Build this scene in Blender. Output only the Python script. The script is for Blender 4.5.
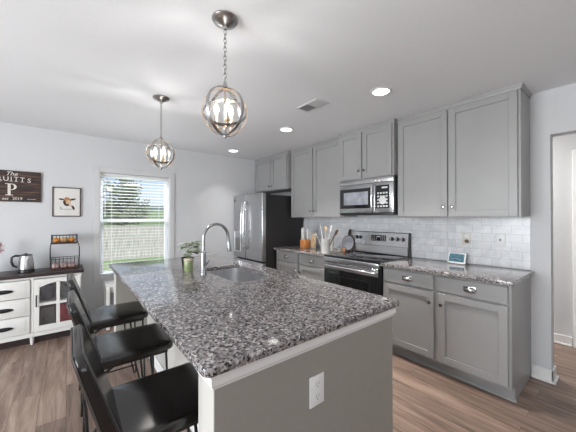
import bpy, bmesh, math, random
from mathutils import Vector, Matrix
PI = math.pi
for o in list(bpy.data.objects): bpy.data.objects.remove(o)
SC = bpy.context.scene
COL = SC.collection
random.seed(4)

# ------------------------------------------------------------------ camera
cd = bpy.data.cameras.new('camera'); cam = bpy.data.objects.new('camera', cd); COL.objects.link(cam)
cd.sensor_width = 36; cd.sensor_fit = 'HORIZONTAL'; cd.lens = 274.7/576*36
cam.location = (0, 0, 1.372); cam.rotation_euler = (math.radians(90.32), 0, math.radians(-38.81))
cd.clip_start = .02; cd.clip_end = 2000
SC.camera = cam
SC.view_settings.view_transform = 'Standard'; SC.view_settings.look = 'None'
SC.view_settings.exposure = 0.28; SC.view_settings.gamma = 1; SC.view_settings.use_curve_mapping = False

# ------------------------------------------------------------------ sky, sun, daylight
w = bpy.data.worlds.new('world'); SC.world = w; w.use_nodes = True
nt = w.node_tree; nt.nodes.clear()
wo = nt.nodes.new('ShaderNodeOutputWorld'); bg = nt.nodes.new('ShaderNodeBackground')
tc = nt.nodes.new('ShaderNodeTexCoord'); sx = nt.nodes.new('ShaderNodeSeparateXYZ'); cr = nt.nodes.new('ShaderNodeValToRGB')
cr.color_ramp.elements[0].position = 0.0; cr.color_ramp.elements[0].color = (.80, .88, .96, 1)
cr.color_ramp.elements[1].position = .45; cr.color_ramp.elements[1].color = (.30, .48, .82, 1)
e = cr.color_ramp.elements.new(.12); e.color = (.52, .68, .92, 1)
nt.links.new(tc.outputs['Generated'], sx.inputs[0]); nt.links.new(sx.outputs['Z'], cr.inputs[0])
nt.links.new(cr.outputs[0], bg.inputs[0]); bg.inputs[1].default_value = .95
nt.links.new(bg.outputs[0], wo.inputs[0])

def light(name, kind, loc, rot, power, color=(1, 1, 1), size=1, size_y=None, parent=None, shape=None, radius=None, spread=None):
    l = bpy.data.lights.new(name, kind); l.energy = power; l.color = color
    if kind == 'AREA':
        l.shape = shape or 'RECTANGLE'; l.size = size
        if size_y: l.size_y = size_y
        if spread: l.spread = spread
    if kind == 'POINT' and radius: l.shadow_soft_size = radius
    o = bpy.data.objects.new(name, l); COL.objects.link(o); o.location = loc; o.rotation_euler = rot
    if parent: o.parent = parent
    return o
s = light('sun', 'SUN', (0, 0, 20), (math.radians(48), 0, math.radians(25)), 3.6, (1, .95, .88)); s.data.angle = .01
# area lights added for daylight at the windows of the room (unseen walls behind and left of the camera, and the seen one)
light('daylight_patio', 'AREA', (-3.26, 1.3, 1.2), (0, -PI/2+math.radians(3), 0), 185, (.93, .97, 1), 2.0, 2.4)
light('rear_ceiling_fill', 'AREA', (-.5, -3.66, 1.3), (PI/2+math.radians(42), 0, 0), 26, (.97, .985, 1), 2.8, 1.8)  # added fill at the rear window, tilted up to brighten the ceiling
light('window_daylight_boost', 'AREA', (.78, 5.9, 3.4), (-math.radians(50), 0, 0), 420, (.93, .965, 1), 2.4, 1.6)  # unseen lamp above and outside the window, added to strengthen its daylight

# ------------------------------------------------------------------ materials
MATS = {}
def nodes(name):
    m = bpy.data.materials.new(name); m.use_nodes = True; n = m.node_tree; b = n.nodes['Principled BSDF']
    MATS[name] = m
    return m, n, b
def mat(name, col, rough=.5, metal=0, noise=0, nscale=20, bump=0, emit=None, estr=0, coat=0, spec=None, stretch=None):
    m, n, b = nodes(name)
    b.inputs['Base Color'].default_value = (*col, 1); b.inputs['Roughness'].default_value = rough; b.inputs['Metallic'].default_value = metal
    if coat: b.inputs['Coat Weight'].default_value = coat; b.inputs['Coat Roughness'].default_value = .05
    if spec is not None: b.inputs['Specular IOR Level'].default_value = spec
    if emit: b.inputs['Emission Color'].default_value = (*emit, 1); b.inputs['Emission Strength'].default_value = estr
    if noise or bump:
        t = n.nodes.new('ShaderNodeTexCoord'); mp = n.nodes.new('ShaderNodeMapping'); nz = n.nodes.new('ShaderNodeTexNoise')
        if stretch: mp.inputs['Scale'].default_value = stretch
        nz.inputs['Scale'].default_value = nscale; nz.inputs['Detail'].default_value = 4
        n.links.new(t.outputs['Object'], mp.inputs[0]); n.links.new(mp.outputs[0], nz.inputs[0])
        if noise:
            r = n.nodes.new('ShaderNodeValToRGB')
            r.color_ramp.elements[0].position = .3; r.color_ramp.elements[1].position = .7
            r.color_ramp.elements[0].color = (*[c*(1-noise) for c in col], 1); r.color_ramp.elements[1].color = (*[min(1, c*(1+noise)) for c in col], 1)
            n.links.new(nz.outputs['Fac'], r.inputs[0]); n.links.new(r.outputs[0], b.inputs['Base Color'])
        if bump:
            bp = n.nodes.new('ShaderNodeBump'); bp.inputs['Strength'].default_value = bump; bp.inputs['Distance'].default_value = .004
            n.links.new(nz.outputs['Fac'], bp.inputs['Height']); n.links.new(bp.outputs[0], b.inputs['Normal'])
    return m
def M(k): return MATS[k]

mat('wall_paint', (.60, .605, .615), .85, noise=.015, nscale=60, bump=.03)
mat('ceiling_paint', (.80, .81, .825), .9, noise=.012, nscale=90, bump=.05)
mat('white_trim', (.78, .775, .76), .45, noise=.01, nscale=8)
mat('pale_panel', (.50, .485, .455), .55, noise=.01, nscale=8)
mat('casing_paint', (.60, .60, .60), .5, noise=.01, nscale=8)
mat('faucet_steel', (.36, .37, .38), .22, 1, noise=.04, nscale=10)
mat('greige_panel', (.30, .283, .25), .7, noise=.02, nscale=40)
mat('cabinet_grey', (.315, .312, .308), .38, noise=.02, nscale=6)
mat('cabinet_kick', (.20, .20, .20), .5, noise=.03, nscale=8)
mat('cabinet_inside', (.06, .06, .06), .8, noise=.03)
mat('white_paint', (.74, .73, .70), .4, noise=.015, nscale=10)
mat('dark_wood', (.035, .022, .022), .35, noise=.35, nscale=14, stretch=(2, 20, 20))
mat('black_leather', (.008, .0065, .0062), .19, noise=.35, nscale=9, bump=.10, spec=.7)
mat('leather_seam', (.04, .038, .038), .5, noise=.1)
mat('black_metal', (.012, .012, .012), .4, .3, noise=.1)
mat('bronze_metal', (.25, .22, .19), .35, .8, noise=.1)
mat('black_plastic', (.012, .012, .013), .3, noise=.1)
mat('black_glass', (.006, .006, .007), .06, noise=.1, spec=.6)
mat('dark_side', (.022, .02, .021), .45, noise=.08)
mat('stainless', (.52, .52, .53), .24, 1, noise=.06, nscale=3, stretch=(1, 1, 60), bump=.02)
mat('stainless_flat', (.60, .60, .61), .3, 1, noise=.06, nscale=3, stretch=(1, 1, 60))
mat('chrome', (.75, .75, .76), .14, 1, noise=.02)
mat('nickel', (.36, .355, .35), .22, 1, noise=.05, nscale=12)
mat('pendant_nickel', (.44, .43, .42), .25, 1, noise=.05, nscale=12)
mat('gold_brass', (.70, .50, .32), .3, 1, noise=.05, nscale=12)
mat('sink_steel', (.80, .80, .81), .28, 1, noise=.08, nscale=4, stretch=(20, 1, 1))
mat('plate_white', (.78, .78, .77), .35, noise=.01)
mat('slot_dark', (.05, .05, .05), .5, noise=.05)
mat('blind_white', (.80, .80, .80), .5, noise=.01)
mat('vinyl_white', (.72, .73, .74), .4, noise=.01)
mat('leaf_pale', (.70, .72, .60), .5, noise=.4, nscale=30)
mat('leaf_green', (.13, .23, .08), .5, noise=.4, nscale=30)
mat('tree_leaf', (.13, .17, .07), .6, noise=.5, nscale=1.5)
mat('bark', (.12, .09, .07), .8, noise=.3, nscale=5)
mat('green_glass', (.28, .33, .17), .12, noise=.2, nscale=20)
mat('ceramic_white', (.74, .72, .68), .3, noise=.02)
mat('ceramic_black', (.015, .015, .017), .3, noise=.05)
mat('light_wood', (.55, .40, .24), .5, noise=.2, nscale=15, stretch=(1, 1, 6))
mat('orange_wood', (.50, .20, .06), .45, noise=.25, nscale=15, stretch=(6, 6, 1))
mat('brown_wood', (.13, .06, .035), .5, noise=.3, nscale=15)
mat('slate_grey', (.33, .34, .38), .4, noise=.25, nscale=12)
mat('copper', (.62, .30, .18), .3, .8, noise=.1)
mat('screen_teal', (.03, .07, .10), .15, noise=.9, nscale=45, emit=(.05, .13, .17), estr=.6)
mat('panel_ink', (.65, .65, .65), .5, noise=.02)
mat('pink_petal', (.68, .36, .40), .6, noise=.15)
mat('red_cloth', (.28, .015, .03), .8, noise=.2)
mat('grey_cloth', (.10, .105, .11), .85, noise=.25, nscale=50)
mat('blue_grey', (.10, .11, .16), .4, noise=.3, nscale=9)
mat('orange_peel', (.62, .25, .04), .5, noise=.25, nscale=12)
mat('tan_crust', (.55, .33, .14), .6, noise=.3, nscale=20)
mat('wrapper_pink', (.42, .28, .26), .5, noise=.3, nscale=20)
mat('lamp_diffuser', (.9, .9, .88), .4, noise=.01, emit=(1, .97, .92), estr=5)
mat('bulb_glow', (.9, .8, .6), .3, noise=.01, emit=(1, .82, .6), estr=1.4)
mat('candle_sleeve', (.5, .42, .3), .5, noise=.03)
mat('vent_white', (.66, .66, .66), .5, noise=.01)
mat('vent_dark', (.12, .12, .12), .6, noise=.1)
mat('fence_wood', (.48, .45, .41), .85, noise=.4, nscale=3, stretch=(9, 9, .6))
mat('hill_far', (.10, .14, .12), .9, noise=.2, nscale=.02)
mat('print_paper', (.70, .68, .65), .7, noise=.02)
mat('cow_brown', (.40, .20, .09), .8, noise=.3, nscale=60)
mat('cow_dark', (.05, .035, .03), .8, noise=.3, nscale=60)
mat('cow_tan', (.60, .42, .26), .8, noise=.2, nscale=60)
mat('ink_grey', (.42, .46, .46), .8, noise=.2, nscale=60)
mat('letter_white', (.72, .68, .62), .6, noise=.05)
mat('picture_frame', (.06, .035, .025), .5, noise=.2)

def glass_mat(name, tint=(1, 1, 1), gl=.07):
    m = bpy.data.materials.new(name); m.use_nodes = True; n = m.node_tree; n.nodes.clear(); MATS[name] = m
    o = n.nodes.new('ShaderNodeOutputMaterial'); mx = n.nodes.new('ShaderNodeMixShader'); t = n.nodes.new('ShaderNodeBsdfTransparent'); g = n.nodes.new('ShaderNodeBsdfGlossy')
    t.inputs[0].default_value = (*tint, 1); g.inputs['Roughness'].default_value = .02; mx.inputs[0].default_value = gl
    n.links.new(t.outputs[0], mx.inputs[1]); n.links.new(g.outputs[0], mx.inputs[2]); n.links.new(mx.outputs[0], o.inputs[0])
glass_mat('clear_glass'); glass_mat('cabinet_glass', (.92, .92, .92), .08); glass_mat('bulb_glass', (1, .97, .9), .2)

def ramp(n, stops, interp='LINEAR'):
    r = n.nodes.new('ShaderNodeValToRGB'); el = r.color_ramp.elements; r.color_ramp.interpolation = interp
    while len(el) > 1: el.remove(el[-1])
    el[0].position = stops[0][0]; el[0].color = (*stops[0][1], 1)
    for p, c in stops[1:]:
        x = el.new(p); x.color = (*c, 1)
    return r
def mixrgb(n, a, b, fac, mode='MIX'):
    x = n.nodes.new('ShaderNodeMix'); x.data_type = 'RGBA'; x.blend_type = mode
    for s, v in ((6, a), (7, b), (0, fac)):
        if hasattr(v, 'links'): n.links.new(v, x.inputs[s])
        else: x.inputs[s].default_value = v if s == 0 else (*v, 1)
    return x.outputs[2]

# granite
m, n, b = nodes('granite')
t = n.nodes.new('ShaderNodeTexCoord')
def vor(scale, seed):
    mp = n.nodes.new('ShaderNodeMapping'); mp.inputs['Location'].default_value = (seed, seed*2, seed*.7)
    v = n.nodes.new('ShaderNodeTexVoronoi'); v.inputs['Scale'].default_value = scale
    nz = n.nodes.new('ShaderNodeTexNoise'); nz.inputs['Scale'].default_value = scale*.9
    add = n.nodes.new('ShaderNodeMixRGB'); add.inputs[0].default_value = .012
    n.links.new(t.outputs['Object'], mp.inputs[0]); n.links.new(mp.outputs[0], nz.inputs[0])
    n.links.new(mp.outputs[0], add.inputs[1]); n.links.new(nz.outputs['Color'], add.inputs[2]); n.links.new(add.outputs[0], v.inputs['Vector'])
    s = n.nodes.new('ShaderNodeSeparateColor'); n.links.new(v.outputs['Color'], s.inputs[0]); return s
v1 = vor(92, 0); v2 = vor(135, 3.1); v3 = vor(120, 7.7)
r1 = ramp(n, [(0, (.24, .215, .21)), (.22, (.31, .28, .275)), (.42, (.175, .16, .162)), (.60, (.275, .255, .25)), (.80, (.125, .115, .12))], 'CONSTANT')
r2 = ramp(n, [(0, (1, 1, 1)), (.24, (0, 0, 0))], 'CONSTANT'); r3 = ramp(n, [(0, (1, 1, 1)), (.09, (0, 0, 0))], 'CONSTANT')
n.links.new(v1.outputs[0], r1.inputs[0]); n.links.new(v2.outputs[1], r2.inputs[0]); n.links.new(v3.outputs[2], r3.inputs[0])
c = mixrgb(n, r1.outputs[0], (.022, .020, .022), r2.outputs[0])
c = mixrgb(n, c, (.48, .455, .45), r3.outputs[0])
n.links.new(c, b.inputs['Base Color']); b.inputs['Roughness'].default_value = .07; b.inputs['Specular IOR Level'].default_value = .75

# floor planks running towards the window wall
m, n, b = nodes('floor_planks')
t = n.nodes.new('ShaderNodeTexCoord'); mp = n.nodes.new('ShaderNodeMapping'); mp.inputs['Rotation'].default_value = (0, 0, PI/2)
n.links.new(t.outputs['Object'], mp.inputs[0])
bk = n.nodes.new('ShaderNodeTexBrick'); bk.offset = .37; bk.inputs['Scale'].default_value = 1
bk.inputs['Brick Width'].default_value = 1.22; bk.inputs['Row Height'].default_value = .155; bk.inputs['Mortar Size'].default_value = .0011; bk.inputs['Bias'].default_value = 0
bk.inputs['Color1'].default_value = (0, 0, 0, 1); bk.inputs['Color2'].default_value = (1, 1, 1, 1); bk.inputs['Mortar'].default_value = (.5, .5, .5, 1)
n.links.new(mp.outputs[0], bk.inputs[0])
mp2 = n.nodes.new('ShaderNodeMapping'); mp2.inputs['Scale'].default_value = (9, .8, 1)
off = n.nodes.new('ShaderNodeVectorMath'); off.operation = 'MULTIPLY_ADD'
off.inputs[1].default_value = (3, 7, 5); n.links.new(bk.outputs['Color'], off.inputs[0]); n.links.new(t.outputs['Object'], off.inputs[2])
n.links.new(off.outputs[0], mp2.inputs[0])
g1 = n.nodes.new('ShaderNodeTexNoise'); g1.inputs['Scale'].default_value = 2.2; g1.inputs['Detail'].default_value = 9; g1.inputs['Roughness'].default_value = .68; g1.inputs['Distortion'].default_value = .6
n.links.new(mp2.outputs[0], g1.inputs[0])
rg = ramp(n, [(.26, (.06, .036, .027)), (.40, (.18, .120, .092)), (.54, (.29, .205, .160)), (.74, (.43, .335, .28))])
n.links.new(g1.outputs['Fac'], rg.inputs[0])
rb = ramp(n, [(0, (.72, .71, .71)), (1, (1.15, 1.14, 1.13))]); n.links.new(bk.outputs['Color'], rb.inputs[0])
c = mixrgb(n, rg.outputs[0], rb.outputs[0], 1.0, 'MULTIPLY')
c = mixrgb(n, c, (.06, .04, .032), bk.outputs['Fac'])
n.links.new(c, b.inputs['Base Color']); b.inputs['Roughness'].default_value = .42
bp = n.nodes.new('ShaderNodeBump'); bp.inputs['Strength'].default_value = .15; bp.inputs['Distance'].default_value = .003
n.links.new(g1.outputs['Fac'], bp.inputs['Height']); n.links.new(bp.outputs[0], b.inputs['Normal'])

# marble subway tile
m, n, b = nodes('marble_tile')
t = n.nodes.new('ShaderNodeTexCoord'); sp = n.nodes.new('ShaderNodeSeparateXYZ'); cb = n.nodes.new('ShaderNodeCombineXYZ')
n.links.new(t.outputs['Object'], sp.inputs[0]); n.links.new(sp.outputs['Y'], cb.inputs[0]); n.links.new(sp.outputs['Z'], cb.inputs[1])
mo = n.nodes.new('ShaderNodeMapping'); mo.inputs['Location'].default_value = (0.02, -.914, 0); n.links.new(cb.outputs[0], mo.inputs[0])
bk = n.nodes.new('ShaderNodeTexBrick'); bk.offset = .5; bk.inputs['Scale'].default_value = 1; bk.inputs['Brick Width'].default_value = .153; bk.inputs['Row Height'].default_value = .0765
bk.inputs['Mortar Size'].default_value = .0020; bk.inputs['Color1'].default_value = (.88, .88, .89, 1); bk.inputs['Color2'].default_value = (1, 1, 1, 1); bk.inputs['Mortar'].default_value = (.70, .70, .71, 1)
n.links.new(mo.outputs[0], bk.inputs[0])
nz = n.nodes.new('ShaderNodeTexNoise'); nz.inputs['Scale'].default_value = 5; nz.inputs['Detail'].default_value = 8; nz.inputs['Distortion'].default_value = 1.6; n.links.new(t.outputs['Object'], nz.inputs[0])
rv = ramp(n, [(.35, (.72, .725, .735)), (.47, (.65, .66, .68)), (.53, (.72, .725, .735)), (.7, (.78, .78, .78))]); n.links.new(nz.outputs['Fac'], rv.inputs[0])
c = mixrgb(n, rv.outputs[0], bk.outputs['Color'], 1.0, 'MULTIPLY'); n.links.new(c, b.inputs['Base Color']); b.inputs['Roughness'].default_value = .25
bp = n.nodes.new('ShaderNodeBump'); bp.inputs['Strength'].default_value = .12; bp.inputs['Distance'].default_value = .002; bp.invert = True
n.links.new(bk.outputs['Fac'], bp.inputs['Height']); n.links.new(bp.outputs[0], b.inputs['Normal'])

# sign boards: horizontal planks
m, n, b = nodes('sign_planks')
t = n.nodes.new('ShaderNodeTexCoord'); mp = n.nodes.new('ShaderNodeMapping'); mp.inputs['Scale'].default_value = (3, 3, 60); n.links.new(t.outputs['Object'], mp.inputs[0])
nz = n.nodes.new('ShaderNodeTexNoise'); nz.inputs['Scale'].default_value = 1.2; nz.inputs['Detail'].default_value = 6; n.links.new(mp.outputs[0], nz.inputs[0])
rv = ramp(n, [(.3, (.012, .008, .008)), (.5, (.038, .022, .018)), (.72, (.15, .08, .05))]); n.links.new(nz.outputs['Fac'], rv.inputs[0])
n.links.new(rv.outputs[0], b.inputs['Base Color']); b.inputs['Roughness'].default_value = .7

# grass
m, n, b = nodes('grass')
t = n.nodes.new('ShaderNodeTexCoord'); nz = n.nodes.new('ShaderNodeTexNoise'); nz.inputs['Scale'].default_value = .6; nz.inputs['Detail'].default_value = 8; n.links.new(t.outputs['Object'], nz.inputs[0])
rv = ramp(n, [(.3, (.12, .20, .05)), (.5, (.20, .30, .09)), (.7, (.36, .38, .18))]); n.links.new(nz.outputs['Fac'], rv.inputs[0])
n.links.new(rv.outputs[0], b.inputs['Base Color']); b.inputs['Roughness'].default_value = .9

# ------------------------------------------------------------------ mesh helpers
class MB:
    def __init__(s): s.bm = bmesh.new()
    def box(s, x0, x1, y0, y1, z0, z1, bev=0, seg=2, mtx=None):
        r = bmesh.ops.create_cube(s.bm, size=1)
        vs = r['verts']
        bmesh.ops.transform(s.bm, matrix=Matrix.Translation(((x0+x1)/2, (y0+y1)/2, (z0+z1)/2)) @ Matrix.Diagonal((abs(x1-x0), abs(y1-y0), abs(z1-z0), 1)), verts=vs)
        if bev:
            es = list({e for v in vs for e in v.link_edges})
            rr = bmesh.ops.bevel(s.bm, geom=es, offset=min(bev, .45*min(abs(x1-x0), abs(y1-y0), abs(z1-z0))), segments=seg, affect='EDGES', profile=.5)
            vs = list({v for f in rr['faces'] for v in f.verts} | {v for v in vs if v.is_valid})
        if mtx is not None: bmesh.ops.transform(s.bm, matrix=mtx, verts=[v for v in vs if v.is_valid])
        return s
    def rings(s, rings, cap=True, closed=False):
        R = [[s.bm.verts.new(p) for p in r] for r in rings]; N = len(R[0])
        pairs = list(zip(R, R[1:])) + ([(R[-1], R[0])] if closed else [])
        for a, b in pairs:
            for i in range(N):
                try: s.bm.faces.new((a[i], a[(i+1) % N], b[(i+1) % N], b[i]))
                except ValueError: pass
        if cap and not closed:
            s.bm.faces.new(list(reversed(R[0]))); s.bm.faces.new(R[-1])
        return s
    def lathe(s, prof, c=(0, 0, 0), axis='Z', n=24, sc=(1, 1), cap=True):
        rr = []
        for r, h in prof:
            ring = []
            for i in range(n):
                a = 2*PI*i/n; x, y = r*math.cos(a)*sc[0], r*math.sin(a)*sc[1]
                p = {'Z': (x, y, h), 'X': (h, x, y), 'Y': (y, h, x)}[axis]
                ring.append((c[0]+p[0], c[1]+p[1], c[2]+p[2]))
            rr.append(ring)
        return s.rings(rr, cap)
    def tube(s, pts, r, n=8, closed=False, flat=None):
        P = [Vector(p) for p in pts]; R = []; N = len(P); up = None
        for i, p in enumerate(P):
            a = P[(i-1) % N] if (closed or i > 0) else p; b = P[(i+1) % N] if (closed or i < N-1) else p
            t = (b-a).normalized()
            if up is None: up = Vector((0, 0, 1)) if abs(t.z) < .9 else Vector((1, 0, 0))
            u = (up - t*up.dot(t)).normalized(); v = t.cross(u); up = u
            rad = r[i] if isinstance(r, (list, tuple)) else r
            R.append([p + (u*math.cos(2*PI*k/n) + v*math.sin(2*PI*k/n))*rad for k in range(n)])
        return s.rings(R, cap=not closed, closed=closed)
    def sphere(s, c, r, sc=(1, 1, 1), n=16):
        prof = [(max(.0005, r*math.sin(PI*k/10)), -r*math.cos(PI*k/10)) for k in range(11)]
        rr = [[(c[0]+a*math.cos(2*PI*i/n)*sc[0], c[1]+a*math.sin(2*PI*i/n)*sc[1], c[2]+h*sc[2]) for i in range(n)] for a, h in prof]
        return s.rings(rr)
    def quad(s, *p):
        s.bm.faces.new([s.bm.verts.new(q) for q in p]); return s
    def prism(s, poly, axis, a, b):   # poly in the plane across axis, extruded from a to b
        def P(u, v, h): return {'X': (h, u, v), 'Y': (u, h, v), 'Z': (u, v, h)}[axis]
        return s.rings([[P(u, v, a) for u, v in poly], [P(u, v, b) for u, v in poly]])
    def tr(s, m):
        bmesh.ops.transform(s.bm, matrix=m, verts=s.bm.verts[:]); return s
    def build(s, name, material, parent=None, smooth=True):
        bmesh.ops.recalc_face_normals(s.bm, faces=s.bm.faces[:])
        if parent is not None:
            root = parent
            while root.parent: root = root.parent
            bmesh.ops.transform(s.bm, matrix=Matrix.Translation(-Vector(root.location)), verts=s.bm.verts[:])
        me = bpy.data.meshes.new(name); s.bm.to_mesh(me); s.bm.free()
        if smooth:
            for p in me.polygons: p.use_smooth = True
            me.set_sharp_from_angle(angle=math.radians(38))
        me.materials.append(M(material) if isinstance(material, str) else material)
        o = bpy.data.objects.new(name, me); COL.objects.link(o)
        if parent is not None: o.parent = parent
        return o

def tag(o, label, cat, group=None, kind=None):
    o['label'] = label; o['category'] = cat
    if group: o['group'] = group
    if kind: o['kind'] = kind
    return o
def thing(name, label, cat, loc=(0, 0, 0), group=None):
    o = bpy.data.objects.new(name, None); COL.objects.link(o); o.location = loc; o.empty_display_size = .1
    return tag(o, label, cat, group)
def struct(name, mb, material, parent=None, smooth=False):
    o = mb.build(name, material, parent, smooth)
    if parent is None: o['kind'] = 'structure'
    return o
def copy_tree(o, parent=None):
    c = o.copy(); COL.objects.link(c); c.parent = parent
    for ch in list(o.children): copy_tree(ch, c)
    return c
def rrect(x0, x1, y0, y1, r, n=6):
    pts = []
    for cx, cy, a0 in ((x1-r, y1-r, 0), (x0+r, y1-r, PI/2), (x0+r, y0+r, PI), (x1-r, y0+r, 1.5*PI)):
        for i in range(n+1):
            a = a0 + PI/2*i/n; pts.append((cx+r*math.cos(a), cy+r*math.sin(a)))
    return pts
def pad(mb, x0, x1, y0, y1, z0, z1, r=.03, e=.02, n=6, crown=0.0):
    """rounded slab with a soft edge"""
    rr = []
    for k in range(7):
        a = PI/2*k/6; ins = e*(1-math.sin(a)); z = z0+e*(1-math.cos(a))
        rr.append([(x, y, z) for x, y in rrect(x0+ins, x1-ins, y0+ins, y1-ins, max(.004, r-ins*.5), n)])
    for k in range(7):
        a = PI/2*k/6; ins = e*(1-math.cos(a)); z = z1-e+e*math.sin(a)
        rr.append([(x, y, z) for x, y in rrect(x0+ins, x1-ins, y0+ins, y1-ins, max(.004, r-ins*.5), n)])
    if crown:
        for q in (.25, .5, .8):
            dx = (x1-x0)/2*q*.95; dy = (y1-y0)/2*q*.95
            rr.append([(x, y, z1+crown*math.sin(PI/2*q)) for x, y in rrect(x0+dx, x1-dx, y0+dy, y1-dy, .006, n)])
    return mb.rings(rr)
def text_mb(txt, size, mtx, depth=.0015, align='CENTER', shear=0, spacing=1):
    c = bpy.data.curves.new('lettering', 'FONT'); c.body = txt; c.size = size; c.extrude = depth; c.align_x = align; c.align_y = 'CENTER'; c.shear = shear; c.space_character = spacing
    o = bpy.data.objects.new('lettering', c); COL.objects.link(o); bpy.context.view_layer.update()
    me = bpy.data.meshes.new_from_object(o.evaluated_get(bpy.context.evaluated_depsgraph_get()))
    mb = MB(); mb.bm.from_mesh(me); bpy.data.objects.remove(o); bpy.data.meshes.remove(me)
    return mb.tr(mtx)

# ------------------------------------------------------------------ key dimensions
KX = 3.14      # kitchen wall
WY = 4.40      # window wall
CH = 2.44      # ceiling
LX = -3.2; BY = -3.6; HX = 4.19
EY = .412      # where the kitchen wall ends at the opening

# ------------------------------------------------------------------ structure
struct('floor', MB().box(LX-.15, HX+.15, BY-.15, WY+.16, -.1, 0), 'floor_planks')
struct('ceiling', MB().box(LX-.15, HX+.15, BY-.15, WY+.16, CH, CH+.12), 'ceiling_paint')
wx0, wx1, wz0, wz1 = .338, 1.221, .58, 1.978
mb = MB(); T = .16
mb.box(LX-.15, wx0, WY, WY+T, 0, CH); mb.box(wx1, HX+.15, WY, WY+T, 0, CH)
mb.box(wx0, wx1, WY, WY+T, 0, wz0); mb.box(wx0, wx1, WY, WY+T, wz1, CH)
struct('wall_front', mb, 'wall_paint')
mb = MB(); mb.box(KX, KX+.118, EY, WY, 0, CH); mb.box(KX, KX+.118, -1.0, EY, 2.065, CH); mb.box(KX, KX+.118, BY, -1.0, 0, CH)
struct('wall_right', mb, 'wall_paint')
mb = MB(); mb.box(HX, HX+.12, BY, WY, 0, CH)
struct('wall_hall', mb, 'wall_paint')
struct('wall_hall_end', MB().box(KX+.118, HX, 2.2, 2.32, 0, CH), 'wall_paint')
struct('wall_hall_back', MB().box(KX+.118, HX, -2.2, -2.08, 0, CH), 'wall_paint')
mb = MB()
mb.box(LX-.12, LX, BY, .1, 0, CH); mb.box(LX-.12, LX, 2.5, WY, 0, CH); mb.box(LX-.12, LX, .1, 2.5, 2.2, CH); mb.box(LX-.12, LX, .1, 2.5, 0, .2)
struct('wall_left', mb, 'wall_paint')
mb = MB()
mb.box(LX-.12, -1.9, BY-.12, BY, 0, CH); mb.box(.9, HX+.12, BY-.12, BY, 0, CH); mb.box(-1.9, .9, BY-.12, BY, 0, .4); mb.box(-1.9, .9, BY-.12, BY, 2.2, CH)
struct('wall_back', mb, 'wall_paint')
# frames of the unseen windows
mb = MB()
for y in (.1, 1.27, 2.44): mb.box(LX-.1, LX-.02, y, y+.06, .2, 2.2)
mb.box(LX-.1, LX-.02, .1, 2.5, .2, .26); mb.box(LX-.1, LX-.02, .1, 2.5, 2.14, 2.2)
struct('window_2', mb, 'vinyl_white')
mb = MB()
for x in (-1.9, -1.0, -.06, .84): mb.box(x, x+.06, BY-.1, BY-.02, .4, 2.2)
mb.box(-1.9, .9, BY-.1, BY-.02, .4, .46); mb.box(-1.9, .9, BY-.1, BY-.02, 2.14, 2.2)
struct('window_3', mb, 'vinyl_white')
# backsplash
struct('trim_1', MB().box(KX-.008, KX, .540, 3.45, .9145, 1.372), 'marble_tile')
# baseboards
def bb(name, x0, x1, y0, y1):
    mb = MB().box(x0, x1, y0, y1, 0, .10, .004, 1)
    struct(name, mb, 'white_trim')
bb('baseboard_front', LX, 2.3, WY-.014, WY)
mb = MB(); mb.box(KX-.014, KX, EY-.014, .536, 0, .105, .004, 1); mb.box(KX-.014, KX+.132, EY-.014, EY, 0, .105, .004, 1); mb.box(KX-.03, KX-.008, EY-.03, .536, 0, .018, .006, 2); mb.box(KX-.03, KX+.145, EY-.03, EY-.008, 0, .018, .006, 2)
struct('baseboard_right', mb, 'white_trim')
mb = MB(); mb.box(HX-.014, HX, .385, 2.2, 0, .10, .004, 1); mb.box(HX-.028, HX-.01, .385, 2.2, 0, .018, .006, 2)
struct('baseboard_hall', mb, 'white_trim')
bb('baseboard_left', LX, LX+.014, BY, .1)
# door in the hall beyond the opening
mb = MB(); mb.box(HX-.018, HX, .31, .38, 0, 2.0195, .004, 1); mb.box(HX-.018, HX, -.6, -.53, 0, 2.0195, .004, 1); mb.box(HX-.018, HX, -.6, .38, 2.02, 2.09, .004, 1)
d = struct('door_1', mb, 'white_trim')
mb = MB(); mb.box(HX-.012, HX+.02, -.53, .31, .005, 2.02)
for z0, z1 in ((.2, .9), (1.05, 1.85)):
    for y0, y1 in ((-.43, -.15), (-.07, .21)): mb.box(HX-.02, HX-.010, y0, y1, z0, z1, .006, 2)
mb.build('door_panel', 'white_trim', d, False)
MB().lathe([(.004, -.05), (.026, -.05), (.028, -.03), (.012, -.02), (.012, 0)], (HX-.012, -.46, .95), 'X').build('door_handle', 'nickel', d)

# ------------------------------------------------------------------ visible window
def frame_mb(mb, x0, x1, y0, y1, z0, z1, wd, bev=.003):
    mb.box(x0, x0+wd, y0, y1, z0, z1, bev, 1); mb.box(x1-wd, x1, y0, y1, z0, z1, bev, 1)
    mb.box(x0+wd, x1-wd, y0, y1, z0, z0+wd, bev, 1); mb.box(x0+wd, x1-wd, y0, y1, z1-wd, z1, bev, 1); return mb
W1 = struct('window_1', frame_mb(MB(), wx0, wx1, WY+.10, WY+.15, wz0, wz1, .020), 'vinyl_white')
mb = frame_mb(MB(), wx0-.068, wx1+.068, WY-.016, WY+.001, wz0-.068, wz1+.068, .068)
mb.box(wx0+.0005, wx0+.005, WY-.012, WY+.1, wz0+.0005, wz1-.0005); mb.box(wx1-.005, wx1-.0005, WY-.012, WY+.1, wz0+.0005, wz1-.0005); mb.box(wx0+.005, wx1-.005, WY-.012, WY+.1, wz0+.0005, wz0+.005); mb.box(wx0+.005, wx1-.005, WY-.012, WY+.1, wz1-.005, wz1-.0005)
mb.build('window_frame', 'casing_paint', W1, False)
zm = 1.325
frame_mb(MB(), wx0+.018, wx1-.018, WY+.105, WY+.13, wz0+.018, zm+.018, .030).build('sash', 'vinyl_white', W1, False)
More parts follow.
